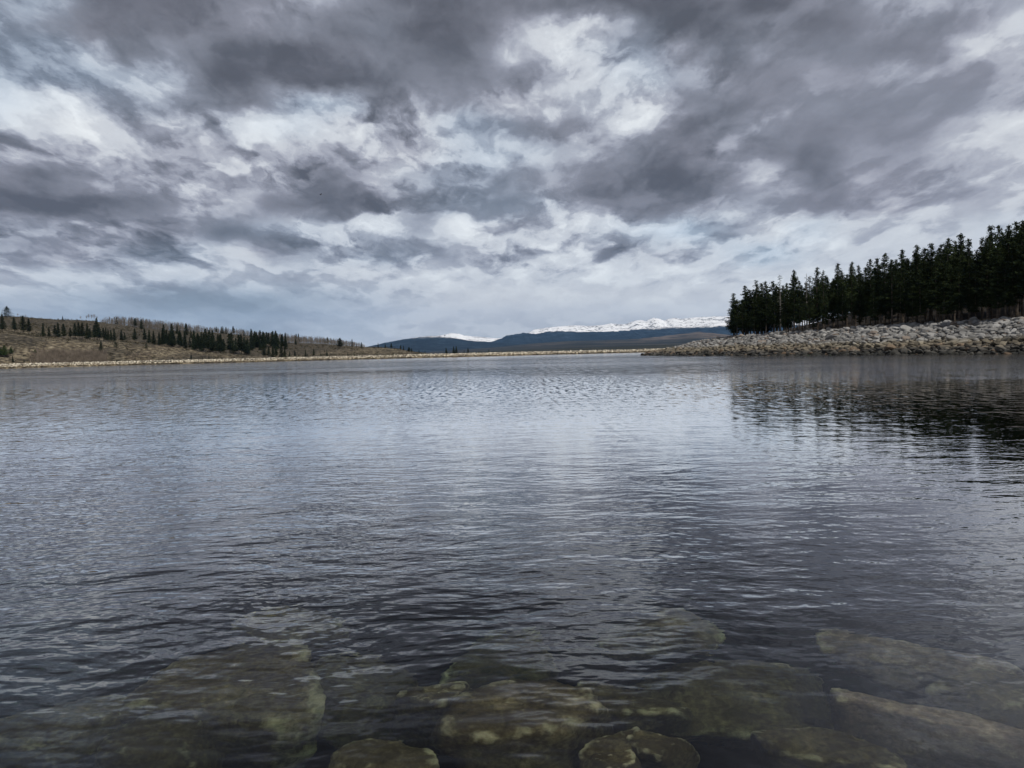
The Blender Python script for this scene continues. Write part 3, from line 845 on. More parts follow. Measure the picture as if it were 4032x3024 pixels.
# ------------------------------------------------------------------ the lake
def build_water():
    m, nt, out = new_mat("lake water")
    pos = nt.node('ShaderNodeNewGeometry').outputs['Position']
    s = nt.sep(pos)
    flat = nt.xyz(s[0], s[1], 0.0)
    # gentle bending of the crests
    bend = nt.noise(flat, 0.35, 2, 0.5, dims='2D', color=True)
    base = nt.v('ADD', flat, nt.v('SCALE', nt.v('SUBTRACT', bend, (.5, .5, .5)), scale=0.6))
    EPS = 0.012
    def H(p):
        a = nt.noise(nt.v('MULTIPLY', p, (0.6, 1.1, 1)), 1.5, 1.0, 0.5, dims='2D')
        b = nt.noise(nt.v('MULTIPLY', nt.v('ADD', p, (4.3, 1.7, 0)), (0.66, 1.15, 1)), 6.0, 1.5, 0.45, dims='2D')
        c = nt.noise(nt.v('MULTIPLY', nt.v('ADD', p, (1.3, 9.7, 0)), (0.75, 1.2, 1)), 14.0, 1.0, 0.5, dims='2D')
        h = nt.m('MULTIPLY', a, 0.021)
        h = nt.m('ADD', h, nt.m('MULTIPLY', b, 0.0088))
        return nt.m('ADD', h, nt.m('MULTIPLY', c, 0.0024))
    h0 = H(base); hx = H(nt.v('ADD', base, (EPS, 0, 0))); hy = H(nt.v('ADD', base, (0, EPS, 0)))
    # gusts and calms
    gust = nt.noise(nt.v('MULTIPLY', flat, (0.35, 1.0, 1)), 0.11, 3, 0.55, dims='2D')
    gust2 = nt.noise(nt.v('MULTIPLY', nt.v('ADD', flat, (31, 7, 0)), (0.12, 1.0, 1)), 0.035, 2, 0.5, dims='2D')
    amp = nt.m('MULTIPLY', nt.smooth(gust, 0.35, 0.65, 0.62, 1.25), nt.smooth(gust2, 0.35, 0.65, 0.6, 1.45))
    rng = nt.v('LENGTH', flat)
    amp = nt.m('MULTIPLY', amp, nt.m('MULTIPLY', nt.smooth(nt.m('MULTIPLY_ADD', nt.m('MAXIMUM', s[0], -6.0), 1.2, s[1]), 40.0, 74.0, 0.9, 5.5), nt.smooth(s[1], 2.8, 5.2, 0.4, 1.0)))
    # calm water in the lee of the dam, right of the hill
    lee = nt.m('MULTIPLY', nt.smooth(s[1], 220, 290), nt.smooth(s[0], -110, -30))
    lee = nt.m('SUBTRACT', 1.0, nt.m('MULTIPLY', lee, 0.85))
    # cat's paws: patchy roughness on the open water
    paws = nt.noise(nt.v('MULTIPLY', flat, (1.5, 0.26, 1)), 1.2, 3, 0.65, dims='2D')
    amp = nt.m('MULTIPLY', amp, nt.m('MULTIPLY_ADD', nt.smooth(paws, 0.35, 0.62, -0.55, 0.55), nt.smooth(s[1], 14.0, 40.0), 1.0))
    amp = nt.m('MULTIPLY', amp, lee)
    k = nt.m('DIVIDE', amp, -EPS)
    open_ = nt.smooth(nt.m('MULTIPLY_ADD', nt.m('MAXIMUM', s[0], -6.0), 1.2, s[1]), 46.0, 100.0)
    nx = nt.m('MULTIPLY', nt.m('MULTIPLY', nt.m('SUBTRACT', hx, h0), k), nt.m('MULTIPLY_ADD', open_, 0.8, 1.0))
    ny = nt.m('MULTIPLY', nt.m('SUBTRACT', hy, h0), k)
    # faces of the longer wavelets out on the open water
    fac_ = nt.noise(nt.v('MULTIPLY', nt.v('ADD', flat, (77, 13, 0)), (4.6, 1.15, 1)), 1.0, 3, 0.65, dims='2D')
    ny = nt.m('ADD', ny, nt.m('MULTIPLY', nt.m('MULTIPLY', nt.m('SUBTRACT', fac_, 0.5), -0.20), nt.smooth(s[1], 5.0, 34.0)))
    N = nt.v('NORMALIZE', nt.xyz(nx, ny, 1.0))
    bf = nt.node('ShaderNodeNewGeometry').outputs['Backfacing']
    N = nt.v('SCALE', N, scale=nt.m('MULTIPLY_ADD', bf, -2.0, 1.0))
    fr = nt.node('ShaderNodeFresnel'); fr.inputs['IOR'].default_value = 1.333; nt.set(fr.inputs['Normal'], N)
    f1 = nt.m('POWER', fr.outputs[0], 1.42)
    fac = nt.m('DIVIDE', nt.m('MULTIPLY', f1, 4.1), nt.m('MULTIPLY_ADD', f1, 2.0, 1.0), clamp=True)
    rf = nt.node('ShaderNodeBsdfRefraction'); rf.inputs['IOR'].default_value = 1.333; rf.inputs['Roughness'].default_value = 0.0
    gl = nt.node('ShaderNodeBsdfGlossy'); nt.set(gl.inputs['Roughness'], nt.m('MULTIPLY_ADD', open_, 0.06, 0.01))
    rf.inputs['Color'].default_value = (1, 1, 1, 1); gl.inputs['Color'].default_value = (1, 1, 1, 1)
    nt.set(rf.inputs['Normal'], N); nt.set(gl.inputs['Normal'], N)
    mx = nt.node('ShaderNodeMixShader'); nt.set(mx.inputs[0], fac)
    nt.t.links.new(rf.outputs[0], mx.inputs[1]); nt.t.links.new(gl.outputs[0], mx.inputs[2])
    nt.t.links.new(mx.outputs[0], out.inputs['Surface'])
    va = nt.node('ShaderNodeVolumeAbsorption'); va.inputs['Color'].default_value = (0.50, 0.62, 0.52, 1); va.inputs['Density'].default_value = 1.5
    nt.t.links.new(va.outputs[0], out.inputs['Volume'])
    xs = [-1500, 1500]; ys = [-8, 1200]
    V = [(-1500, -6, 0), (1500, -6, 0), (1500, 1200, 0), (-1500, 1200, 0)]
    o = mesh_obj("water", V, [(0, 1, 2, 3)], m)
    tag(o, kind="structure")
build_water()
# ------------------------------------------------------------------ trees
def simple_mat(name, c1, c2, scale=2.0, rough=0.95, spec=0.1, rnd_amt=0.25):
    m, nt, out = new_mat(name)
    g = nt.node('ShaderNodeNewGeometry')
    oi = nt.node('ShaderNodeObjectInfo')
    n = nt.noise(g.outputs['Position'], scale, 4, 0.6)
    c = nt.mix(nt.smooth(n, 0.35, 0.65), tuple(c1) + (1,), tuple(c2) + (1,))
    f = nt.m('MULTIPLY', nt.smooth(g.outputs['Random Per Island'], 0, 1, 1 - rnd_amt, 1 + rnd_amt, 'LINEAR'),
             nt.smooth(oi.outputs['Random'], 0, 1, 0.8, 1.2, 'LINEAR'))
    c = nt.mix(1.0, c, nt.xyz(f, f, f), 'MULTIPLY')
    principled(nt, out, c, rough, None, spec)
    return m
NEEDLE = simple_mat("pine needles", (0.012, 0.019, 0.008), (0.026, 0.036, 0.013), 0.8, rnd_amt=0.45)
NEEDLE_FAR = simple_mat("conifer needles", (0.012, 0.019, 0.010), (0.024, 0.033, 0.017), 0.3, rnd_amt=0.4)
NEEDLE_GREEN = simple_mat("fresh green needles", (0.035, 0.06, 0.018), (0.07, 0.105, 0.035), 0.5, rnd_amt=0.4)
BARK = simple_mat("pine bark", (0.045, 0.036, 0.029), (0.11, 0.09, 0.072), 3.0)
DEAD = simple_mat("weathered dead wood", (0.09, 0.085, 0.08), (0.16, 0.15, 0.14), 3.0)
TWIG = simple_mat("bare aspen twigs", (0.13, 0.115, 0.10), (0.24, 0.215, 0.19), 0.5)
WILLOW = simple_mat("bare willow stems", (0.12, 0.10, 0.082), (0.21, 0.175, 0.14), 0.5)
SAGE = simple_mat("sagebrush", (0.035, 0.034, 0.024), (0.10, 0.088, 0.058), 0.4, rnd_amt=0.5)

def prism(V, F, a, b, ra, rb, n=5):
    a = Vector(a); b = Vector(b); d = (b - a).normalized()
    u = d.orthogonal().normalized(); w = d.cross(u)
    i0 = len(V)
    for p, r in ((a, ra), (b, rb)):
        for k in range(n):
            t = 6.2832 * k / n
            V.append(p + u * math.cos(t) * r + w * math.sin(t) * r)
    for k in range(n):
        F.append((i0 + k, i0 + (k + 1) % n, i0 + n + (k + 1) % n, i0 + n + k))

def tuft(V, F, c, r, rnd, k, up=0.35):
    for _ in range(k):
        d = Vector((rnd.gauss(0, 1), rnd.gauss(0, 1), rnd.gauss(0, .55))).normalized()
        e = d.cross(Vector((rnd.gauss(0, 1), rnd.gauss(0, 1), rnd.gauss(0, 1)))).normalized()
        p = c + Vector((rnd.gauss(0, .35), rnd.gauss(0, .35), rnd.gauss(0, .18))) * r
        i0 = len(V); s = r * rnd.uniform(.45, .9)
        V += [p - d * s * .5 - e * s * .16, p + d * s * .55 + Vector((0, 0, up * s * .3)), p - d * s * .3 + e * s * .30]
        F.append((i0, i0 + 1, i0 + 2))

def pine_meshes(seed, kind="pine"):
    """unit-height lodgepole pine: returns (trunk mesh, crown mesh)"""
    rnd = random.Random(seed)
    V, F = [], []
    bend = Vector((rnd.uniform(-.012, .012), rnd.uniform(-.012, .012), 0))
    def axis(t): return Vector((bend.x * math.sin(t * 3), bend.y * math.sin(t * 2.3), t))
    r0 = 0.0125
    segs = 8
    for i in range(segs):
        t0, t1 = i / segs * .98, (i + 1) / segs * .98
        a = axis(t0) if i else Vector((0, 0, -0.05))
        prism(V, F, a, axis(t1), r0 * (1 - .85 * t0), r0 * (1 - .85 * t1), 6)
    CV, CF = [], []
    if kind == "dead":
        z = 0.25
        while z < 0.98:
            a = rnd.uniform(0, 6.28); L = 0.10 * (1.08 - z) * rnd.uniform(.5, 1.3) + 0.012
            b = axis(z) + Vector((math.cos(a) * L, math.sin(a) * L, L * rnd.uniform(-.1, .5)))
            prism(V, F, axis(z), b, .0028, .0010, 3)
            if rnd.random() < 0.45: tuft(CV, CF, b, 0.028, rnd, 8)
            z += rnd.uniform(.008, .016)
    else:
        base = rnd.uniform(.22, .38) if kind == "pine" else rnd.uniform(.12, .22) if kind == "edge" else .35
        wid = rnd.uniform(.12, .20) if kind == "pine" else rnd.uniform(.14, .17)
        dens = 1.0
        if kind == "sparse": wid *= .62; dens = .5
        z = base
        gaps = [rnd.uniform(base, 1) for _ in range(3)]
        while z < 0.995:
            t = (z - base) / (1 - base)
            env = wid * (min(1, t * 4 + .45)) * (1.03 - t ** 1.7) ** .9
            if any(abs(z - g) < .018 for g in gaps): env *= .45
            nb = max(2, int(4.2 * dens * (1.2 - .4 * t)))
            for _ in range(nb):
                a = rnd.uniform(0, 6.28)
                L = env * rnd.uniform(.45, 1.15)
                lift = rnd.uniform(-.25, .2) + .45 * t
                tip_ = axis(z) + Vector((math.cos(a) * L, math.sin(a) * L, L * lift))
                prism(CV, CF, axis(z), tip_, .0022, .0008, 3)
                ntf = max(1, int(L / .022))
                for q in range(ntf):
                    f = .30 + .75 * (q + rnd.random()) / ntf
                    c = axis(z).lerp(tip_, f)
                    tuft(CV, CF, c, .030 + .010 * rnd.random(), rnd, 8 if dens == 1 else 5)
            z += rnd.uniform(.011, .019)
        for q in range(6): tuft(CV, CF, axis(.975 + .006 * q), .016, rnd, 5)
        # dead snags on the bare trunk
        z = .12
        while z < base:
            a = rnd.uniform(0, 6.28); L = rnd.uniform(.01, .045)
            prism(V, F, axis(z), axis(z) + Vector((math.cos(a) * L, math.sin(a) * L, -L * .2)), .0016, .0006, 3)
            z += rnd.uniform(.008, .03)
    mt = bpy.data.meshes.new("trunk"); mt.from_pydata([tuple(v) for v in V], [], F); mt.materials.append(DEAD if kind == "dead" else BARK)
    mc = bpy.data.meshes.new("crown"); mc.from_pydata([tuple(v) for v in CV], [], CF); mc.materials.append(NEEDLE)
    return mt, mc

def far_conifer(seed, shape="spruce", mat=None):
    rnd = random.Random(seed)
    V, F = [], []
    prism(V, F, (0, 0, -.04), (0, 0, .95), .013, .004, 5)
    CV, CF = [], []
    base = {"spruce": .08, "pine": .22, "round": .12}[shape]
    z = base
    while z < .99:
        t = (z - base) / (1 - base)
        if shape == "spruce": env = .175 * (1 - t) ** .9 + .008
        elif shape == "pine": env = .195 * min(1, .6 + 2 * t) * (1.02 - t ** 1.25)
        else: env = .42 * math.sin(min(1, .25 + t * .85) * math.pi) ** .6 + .03
        for _ in range(7 if shape != "round" else 12):
            a = rnd.uniform(0, 6.28); L = env * rnd.uniform(.5, 1.15)
            p = Vector((math.cos(a) * L, math.sin(a) * L, z - L * .12))
            q_ = .055 if shape == 'round' else .034 + .038 * (1 - t)
            tuft(CV, CF, p.lerp(Vector((0, 0, z)), .15), q_, rnd, 4)
            tuft(CV, CF, p.lerp(Vector((0, 0, z)), .6), q_ * 1.1, rnd, 4)
        z += .022
    tuft(CV, CF, Vector((0, 0, .98)), .02, rnd, 5)
    mt = bpy.data.meshes.new("trunk"); mt.from_pydata([tuple(v) for v in V], [], F); mt.materials.append(BARK)
    mc = bpy.data.meshes.new("crown"); mc.from_pydata([tuple(v) for v in CV], [], CF); mc.materials.append(mat or NEEDLE_FAR)
    return mt, mc

def plant_tree(name, meshes, loc, hgt_, wid, rz, label, cat, group=None, lean=(0, 0)):
    e = empty(name, loc, rz, (hgt_ * wid, hgt_ * wid, hgt_))
    e.rotation_euler = (lean[0], lean[1], rz)
    tag(e, label, cat, group)
    link_mesh("trunk", meshes[0], e)
    if len(meshes[1].polygons): link_mesh("crown", meshes[1], e)
    return e

ORD = ["first", "second", "third", "fourth", "fifth", "sixth", "seventh", "eighth", "ninth", "tenth", "eleventh", "twelfth", "thirteenth", "fourteenth", "fifteenth",
       "sixteenth", "seventeenth", "eighteenth", "nineteenth", "twentieth", "twenty-first", "twenty-second", "twenty-third", "twenty-fourth", "twenty-fifth", "twenty-sixth",
       "twenty-seventh", "twenty-eighth", "twenty-ninth", "thirtieth", "thirty-first", "thirty-second", "thirty-third", "thirty-fourth", "thirty-fifth", "thirty-sixth", "thirty-seventh", "thirty-eighth", "thirty-ninth", "fortieth"]

def build_grove():
    rnd = random.Random(21)
    PINE = [pine_meshes(40 + i) for i in range(9)]
    EDGE = [pine_meshes(60 + i, "edge") for i in range(3)]
    SPARSE = [pine_meshes(70 + i, "sparse") for i in range(2)]
    DEADT = [pine_meshes(80 + i, "dead") for i in range(2)]
    G = "pines of the grove on the right-hand bank"
    # skyline crowns: photo column and row of each top; kind; extra words
    sky = [(2892, 1153, 'E'), (2938, 1123, 'E'), (2981, 1101, 'S'), (3003, 1113, 'E'), (3019, 1105, 'P'), (3047, 1105, 'P'), (3076, 1075, 'D'), (3100, 1112, 'P'), (3130, 1061, 'P'),
           (3152, 1104, 'P'), (3180, 1069, 'D'), (3193, 1085, 'S'), (3222, 1049, 'P'), (3245, 1063, 'S'), (3302, 1036, 'P'), (3357, 1030, 'P'), (3387, 1042, 'P'), (3429, 1019, 'P'),
           (3458, 1015, 'P'), (3488, 996, 'P'), (3515, 1019, 'P'), (3555, 979, 'P'), (3612, 962, 'P'), (3644, 973, 'P'), (3671, 956, 'P'), (3707, 962, 'P'), (3736, 935, 'P'),
           (3789, 920, 'P'), (3816, 939, 'P'), (3867, 933, 'P'), (3907, 886, 'P'), (3936, 886, 'P'), (3976, 882, 'P'), (4002, 872, 'P'), (4027, 865, 'P')]
    # the line where the trees start: just inland of the stone crest
    def base_at(px, inland):
        a = (px - CX) / FPX
        ys = np.arange(50, 330, 0.5); X = a * ys
        ins = inside(X, ys, RS)
        h, i2, d = right_height(X, ys)
        run = np.interp(np.hypot(X, ys), [80, 150, 220], [13.0, 12.5, 9.0])
        ok = np.nonzero(ins & (d > run + inland))[0]
        if len(ok) == 0: return None
        # first stretch from the camera side
        i = ok[0]
        return X[i], ys[i], float(h[i])
    count = 0
    def add(px, top_y, inland, kind, label, wid=1.0):
        b = base_at(px, inland)
        if b is None:
            a = (px - CX) / FPX; y = 178.0; b = (a * y, y, float(right_height(np.array([a * y]), np.array([y]))[0][0]))
        x, y, z = b
        dist = math.hypot(x, y)
        d = ray(px, top_y)
        t = y / d.y
        top_z = EYE + d.z * t
        H = top_z - z
        if H < 4: return None
        ms = {'P': PINE, 'E': EDGE, 'S': SPARSE, 'D': DEADT}[kind]
        ms = ms[rnd.randrange(len(ms))]
        w = wid * min(1.0, 11.0 / H) ** .5 * rnd.uniform(.95, 1.25)
        return plant_tree("dead_pine" if kind == 'D' else "pine_tree", ms, (x, y, z - 0.15), H, w, rnd.uniform(0, 6.28), label, "tree", G)
    for i, (px, ty, k) in enumerate(sky):
        words_ = {'P': "dark full-crowned pine", 'E': "dark low-branched pine", 'S': "thin sparse pine", 'D': "dead bare-topped pine"}[k]
        lab = "%s, %s treetop from the left along the grove skyline" % (words_, ORD[i])
        if i == 0: lab = "dark pine with low branches, leftmost tree of the grove on the rocky point"
        if i == len(sky) - 1: lab = "tall dark pine whose top is cut by the right edge of the photo"
        add(px, ty, rnd.uniform(1.5, 7), k, lab, 1.0 if k != 'E' else 1.15)
    def skyline(px): return float(np.interp(px, [s[0] for s in sky], [s[1] for s in sky]))
    # the body of the grove: three ranks behind each other
    def zone(px):
        return ("near the open left end of the grove" if px < 3050 else "in the left part of the grove" if px < 3300 else "in the middle of the grove" if px < 3600 else
                "in the right part of the grove" if px < 3880 else "by the right edge of the photo")
    for rank, (n, i0, i1, drop0, drop1, w) in enumerate([(36, 0.3, 3.5, 45, 140, "front"), (46, 6, 16, 30, 95, "second"), (46, 16, 32, 22, 80, "third"), (40, 32, 60, 14, 60, "rear")]):
        for q in range(n):
            px = 2885 + (4150 - 2885) * (q + rnd.uniform(.1, .9)) / n
            if px < 2905 and rank > 1: continue
            ty = skyline(px) + rnd.uniform(drop0, drop1)
            if px > 4032: ty = 870 + rnd.uniform(0, 30)
            k = 'E' if (rnd.random() < .10) else 'P'
            add(px, ty, rnd.uniform(i0, i1), k, "bare-trunked dark pine, %s rank, %s" % (w, zone(px)), 1.1)
    for q in range(12):
        px = rnd.uniform(2882, 3080)
        add(px, skyline(px) + rnd.uniform(25, 100), rnd.uniform(.5, 9), rnd.choice('EEP'), "dark low-branched pine filling the grove's open left end", 1.15)

build_grove()

def build_left_trees():
    rnd = random.Random(33)
    SP = [far_conifer(200 + i, "spruce") for i in range(5)]
    PI = [far_conifer(210 + i, "pine") for i in range(5)]
    RO = [far_conifer(220 + i, "round") for i in range(2)]
    GR = [far_conifer(230 + i, "pine", NEEDLE_GREEN) for i in range(2)]
    G = "conifers scattered over the left hillside"
    L = [(28, 1202, 1244, 'R'), (11, 1237, 1310, 'P'), (57, 1248, 1310, 'P'), (92, 1242, 1315, 'P'), (115, 1253, 1316, 'P'), (171, 1272, 1327, 'S'), (194, 1286, 1327, 'S'),
         (218, 1280, 1327, 'P'), (230, 1270, 1329, 'S'), (252, 1273, 1335, 'P'), (247, 1240, 1256, 'S'), (278, 1289, 1334, 'P'), (297, 1270, 1335, 'P'), (312, 1267, 1337, 'P'),
         (326, 1269, 1337, 'P'), (345, 1273, 1335, 'S'), (355, 1292, 1336, 'P'), (383, 1251, 1340, 'P'), (373, 1277, 1340, 'P'), (392, 1286, 1340, 'P'), (408, 1289, 1340, 'P'), (418, 1290, 1341, 'S'),
         (427, 1296, 1341, 'S'), (438, 1299, 1343, 'S'), (451, 1292, 1344, 'S'), (459, 1248, 1278, 'S'), (479, 1297, 1343, 'S'), (492, 1310, 1344, 'P'), (533, 1251, 1290, 'P'), (558, 1256, 1305, 'P'),
         (532, 1292, 1348, 'P'), (570, 1292, 1348, 'P'), (589, 1299, 1352, 'S'), (606, 1303, 1356, 'S'), (399, 1343, 1392, 'P'), (456, 1346, 1368, 'R'), (576, 1352, 1372, 'R'),
         (677, 1273, 1330, 'P'), (698, 1277, 1316, 'S'), (19, 1362, 1411, 'G'), (2, 1368, 1407, 'G'), (44, 1368, 1398, 'G'), (138, 1375, 1392, 'G'), (51, 1403, 1430, 'S'), (95, 1413, 1428, 'S'), (275, 1402, 1424, 'S'),
         (532, 1406, 1422, 'S'), (734, 1273, 1330, 'P'), (753, 1300, 1332, 'S'), (627, 1335, 1362, 'P'), (641, 1320, 1364, 'P'), (647, 1311, 1365, 'P'), (666, 1311, 1366, 'P'),
         (684, 1308, 1368, 'P'), (709, 1306, 1371, 'P'), (730, 1320, 1373, 'S'), (748, 1330, 1376, 'P'), (766, 1308, 1380, 'S'), (780, 1311, 1382, 'P'), (795, 1306, 1384, 'S'), (803, 1311, 1386, 'P'),
         (812, 1293, 1387, 'P'), (826, 1298, 1387, 'P'), (839, 1300, 1387, 'S'), (852, 1345, 1389, 'P'), (869, 1316, 1390, 'P'), (882, 1333, 1392, 'P'), (904, 1311, 1393, 'P'), (913, 1308, 1395, 'P'),
         (930, 1330, 1395, 'P'), (942, 1316, 1395, 'P'), (951, 1316, 1395, 'P'), (964, 1327, 1397, 'P'), (977, 1333, 1397, 'S'), (991, 1295, 1372, 'S'), (1002, 1312, 1370, 'P'), (1011, 1309, 1370, 'S'),
         (1026, 1300, 1372, 'P'), (1040, 1298, 1326, 'P'), (1051, 1306, 1366, 'P'), (1059, 1309, 1366, 'P'), (1076, 1303, 1366, 'S'), (1086, 1323, 1358, 'P'), (1098, 1330, 1357, 'S'), (1109, 1317, 1360, 'P'),
         (1125, 1309, 1366, 'S'), (1138, 1336, 1354, 'S'), (1165, 1333, 1362, 'P'), (1167, 1314, 1353, 'P'), (1176, 1314, 1352, 'S'), (1040, 1352, 1409, 'P'), (1059, 1364, 1409, 'P'), (1075, 1358, 1409, 'S'),
         (1088, 1360, 1409, 'P'), (1109, 1355, 1409, 'S'), (1122, 1366, 1409, 'S'), (1141, 1382, 1407, 'S'), (1162, 1380, 1407, 'P'), (1204, 1377, 1406, 'S'), (1212, 1392, 1406, 'S'), (1236, 1371, 1404, 'P'),
         (1264, 1388, 1406, 'S'), (1288, 1379, 1402, 'S'), (1278, 1378, 1387, 'S'), (1290, 1327, 1358, 'P'), (1281, 1335, 1357, 'P'), (753, 1390, 1417, 'S'), (823, 1399, 1415, 'S'), (859, 1399, 1413, 'S'),
         (681, 1402, 1413, 'S'), (736, 1407, 1417, 'S'), (798, 1406, 1416, 'S'), (852, 1285, 1312, 'P'), (872, 1285, 1314, 'S'), (878, 1284, 1314, 'S'), (890, 1287, 1316, 'S'), (919, 1283, 1318, 'P'), (961, 1297, 1324, 'S'),
         (1339, 1330, 1372, 'W'), (1387, 1330, 1362, 'S'), (1403, 1352, 1366, 'S'), (1424, 1347, 1372, 'S'), (1489, 1349, 1370, 'S'), (1517, 1350, 1371, 'S'), (1541, 1350, 1373, 'P'), (1578, 1357, 1377, 'P'),
         (1589, 1361, 1379, 'S'), (1611, 1366, 1389, 'W'), (1621, 1370, 1389, 'P'), (1548, 1388, 1401, 'P'), (1583, 1385, 1396, 'P'), (1650, 1377, 1390, 'S'), (1674, 1380, 1392, 'S'), (1369, 1390, 1404, 'S'), (1382, 1390, 1404, 'S'),
         (1395, 1387, 1404, 'S'), (1407, 1396, 1404, 'S'), (1417, 1390, 1404, 'S'), (1486, 1394, 1402, 'S')]
    D = [(1760, 1368, 1393, 'P'), (1790, 1363, 1393, 'P'), (1800, 1362, 1393, 'P'), (1831, 1379, 1393, 'S'), (1846, 1369, 1393, 'P'), (1887, 1382, 1392, 'P'), (1893, 1383, 1392, 'P'), (1928, 1376, 1391, 'P'), (1944, 1381, 1391, 'P'), (1951, 1381, 1391, 'P'),
         (1812, 1385, 1393, 'S'), (1778, 1386, 1393, 'S')]
    special = {28: "broad round-crowned pine standing on the ridge at the far left edge", 247: "small lone conifer on the bare left ridge line", 399: "lone bushy pine on the open slope below the dark tree belt",
               1339: "broad flat-topped pine alone on the tan hillside above the dam", 459: "conical spruce on the ridge at the left end of the bare aspen wood", 383: "tallest conifer of the belt below the bare ridge, with a ragged top",
               1611: "dark clump-like broad conifer near the right foot of the hill", 19: "bright green bushy pine low at the left edge above the dam"}
    n_done = 0
    for j, (px, ty, by, k) in enumerate(L):
        p = hit_terrain(px, by)
        if p is None:
            p = hit_terrain(px, by + 4) or hit_terrain(px, by + 9)
            if p is None: continue
        r = math.hypot(p.x, p.y)
        c = math.sqrt(1 + ((px - CX) / FPX) ** 2)
        H = max(1.5, (by - ty) / FPX * r / c)
        ms = {'P': PI, 'S': SP, 'R': RO, 'G': GR, 'W': PI}[k]; ms = ms[rnd.randrange(len(ms))]
        w = {'P': 1.25, 'S': 1.15, 'R': 1.15, 'G': 2.3, 'W': 2.2}[k] * rnd.uniform(.9, 1.15)
        where = ("on the ridge line" if by < 1262 - 0 and px < 300 else "among the ridge aspens" if (px > 430 and by < interp(px, E_Y) + 22) else "on the slope above the dam" if by > interp(px, T_Y) + 6 and px < 1000 or by > 1385 and px >= 1000
                 else "in the hillside's dark belt" if px < 620 else "in the hill's dense grove" if px < 1150 else "on the hill's tan shoulder")
        size = "tall" if (by - ty) > 55 else "mid-sized" if (by - ty) > 28 else "small"
        shp = {'P': "full-crowned", 'S': "narrow pointed", 'R': "rounded", 'G': "green bushy", 'W': "broad"}[k]
        seg = int(px // 110)
        seg_words = ["at the photo's left edge", "near the photo's left edge", "left of the ridge spruce", "left of the ridge spruce", "below the ridge spruce", "left of the dense grove", "at the grove's left end", "in the grove's left half", "in the grove's middle", "in the grove's right half", "at the grove's right end", "left of the flat-topped pine", "beside the flat-topped pine", "right of the flat-topped pine", "at the hill's right foot", "at the hill's right foot", "at the hill's right foot"][min(seg, 16)]
        lab = special.pop(px, None) if px in special else None
        lab = lab or "%s dark %s conifer %s, %s" % (size, shp, where, seg_words)
        lab = lab.replace("dark green bushy", "green bushy")
        plant_tree("conifer_tree", ms, (p.x, p.y, p.z - .1), H, w, rnd.uniform(0, 6.28), lab, "tree", G)
    dl = ["left", "tall", "tall", "small", "lone upright", "low", "low", "pointed", "low", "low", "tiny", "tiny"]
    for (px, ty, by, k), a in zip(D, dl):
        yy = 1.0; a2 = (px - CX) / FPX
        r = float(dam_r(px)) + 17
        x, y = a2 * r, r
        z = hgt(x, y)
        top = EYE + (horizon_y(px) - ty) / FPX * r
        ms = (PI if k == 'P' else SP)[rnd.randrange(5)]
        plant_tree("conifer_tree", ms, (x, y, z - .1), max(1.2, top - z), 1.3 * rnd.uniform(.9, 1.1), rnd.uniform(0, 6.28),
                   "%s dark conifer behind the dam crest, %s" % (a, "in the row's left part" if px < 1790 else "in the row's middle" if px < 1860 else "in the row's right part"), "tree", "conifers behind the dam crest")
    # filler trees that thicken the dense grove
    for q in range(52):
        px = rnd.uniform(625, 1130)
        by = interp(px, T_Y) - rnd.uniform(1, 14) if px < 980 else rnd.uniform(1362, 1380)
        p = hit_terrain(px, by)
        if p is None: continue
        r = math.hypot(p.x, p.y); H = rnd.uniform(38, 66) / FPX * r
        plant_tree("conifer_tree", (PI + SP)[rnd.randrange(10)], (p.x, p.y, p.z - .1), H, 1.2, rnd.uniform(0, 6.28),
                   "dark conifer packed inside the dense grove on the hillside, %s" % ("left part" if px < 800 else "middle part" if px < 960 else "right part"), "tree", G)
build_left_trees()

# ------------------------------------------------------------------ bare aspens on the ridge, willows, sagebrush
def bare_tree(rnd, twigs=26, sp=.16, z0=.3):
    V, F = [], []
    prism(V, F, (0, 0, -.03), (0, 0, .96), .009, .003, 4)
    for i in range(twigs):
        z = rnd.uniform(z0, .95); a = rnd.uniform(0, 6.28); L = sp * (1.15 - z) * rnd.uniform(.6, 1.4)
        b = Vector((math.cos(a) * L, math.sin(a) * L, z + L * 1.5))
        prism(V, F, (0, 0, z), b, .006, .002, 3)
        for _ in range(2):
            t = Vector((0, 0, z)).lerp(b, rnd.uniform(.3, .9)); a2 = rnd.uniform(0, 6.28)
            prism(V, F, t, t + Vector((math.cos(a2) * .05, math.sin(a2) * .05, .06)), .004, .001, 3)
    return V, F
def tri_lib(V, F):
    T = []
    for f in F:
        T.append((f[0], f[1], f[2]))
        if len(f) == 4: T.append((f[0], f[2], f[3]))
    return np.array([tuple(v) for v in V]), np.array(T)

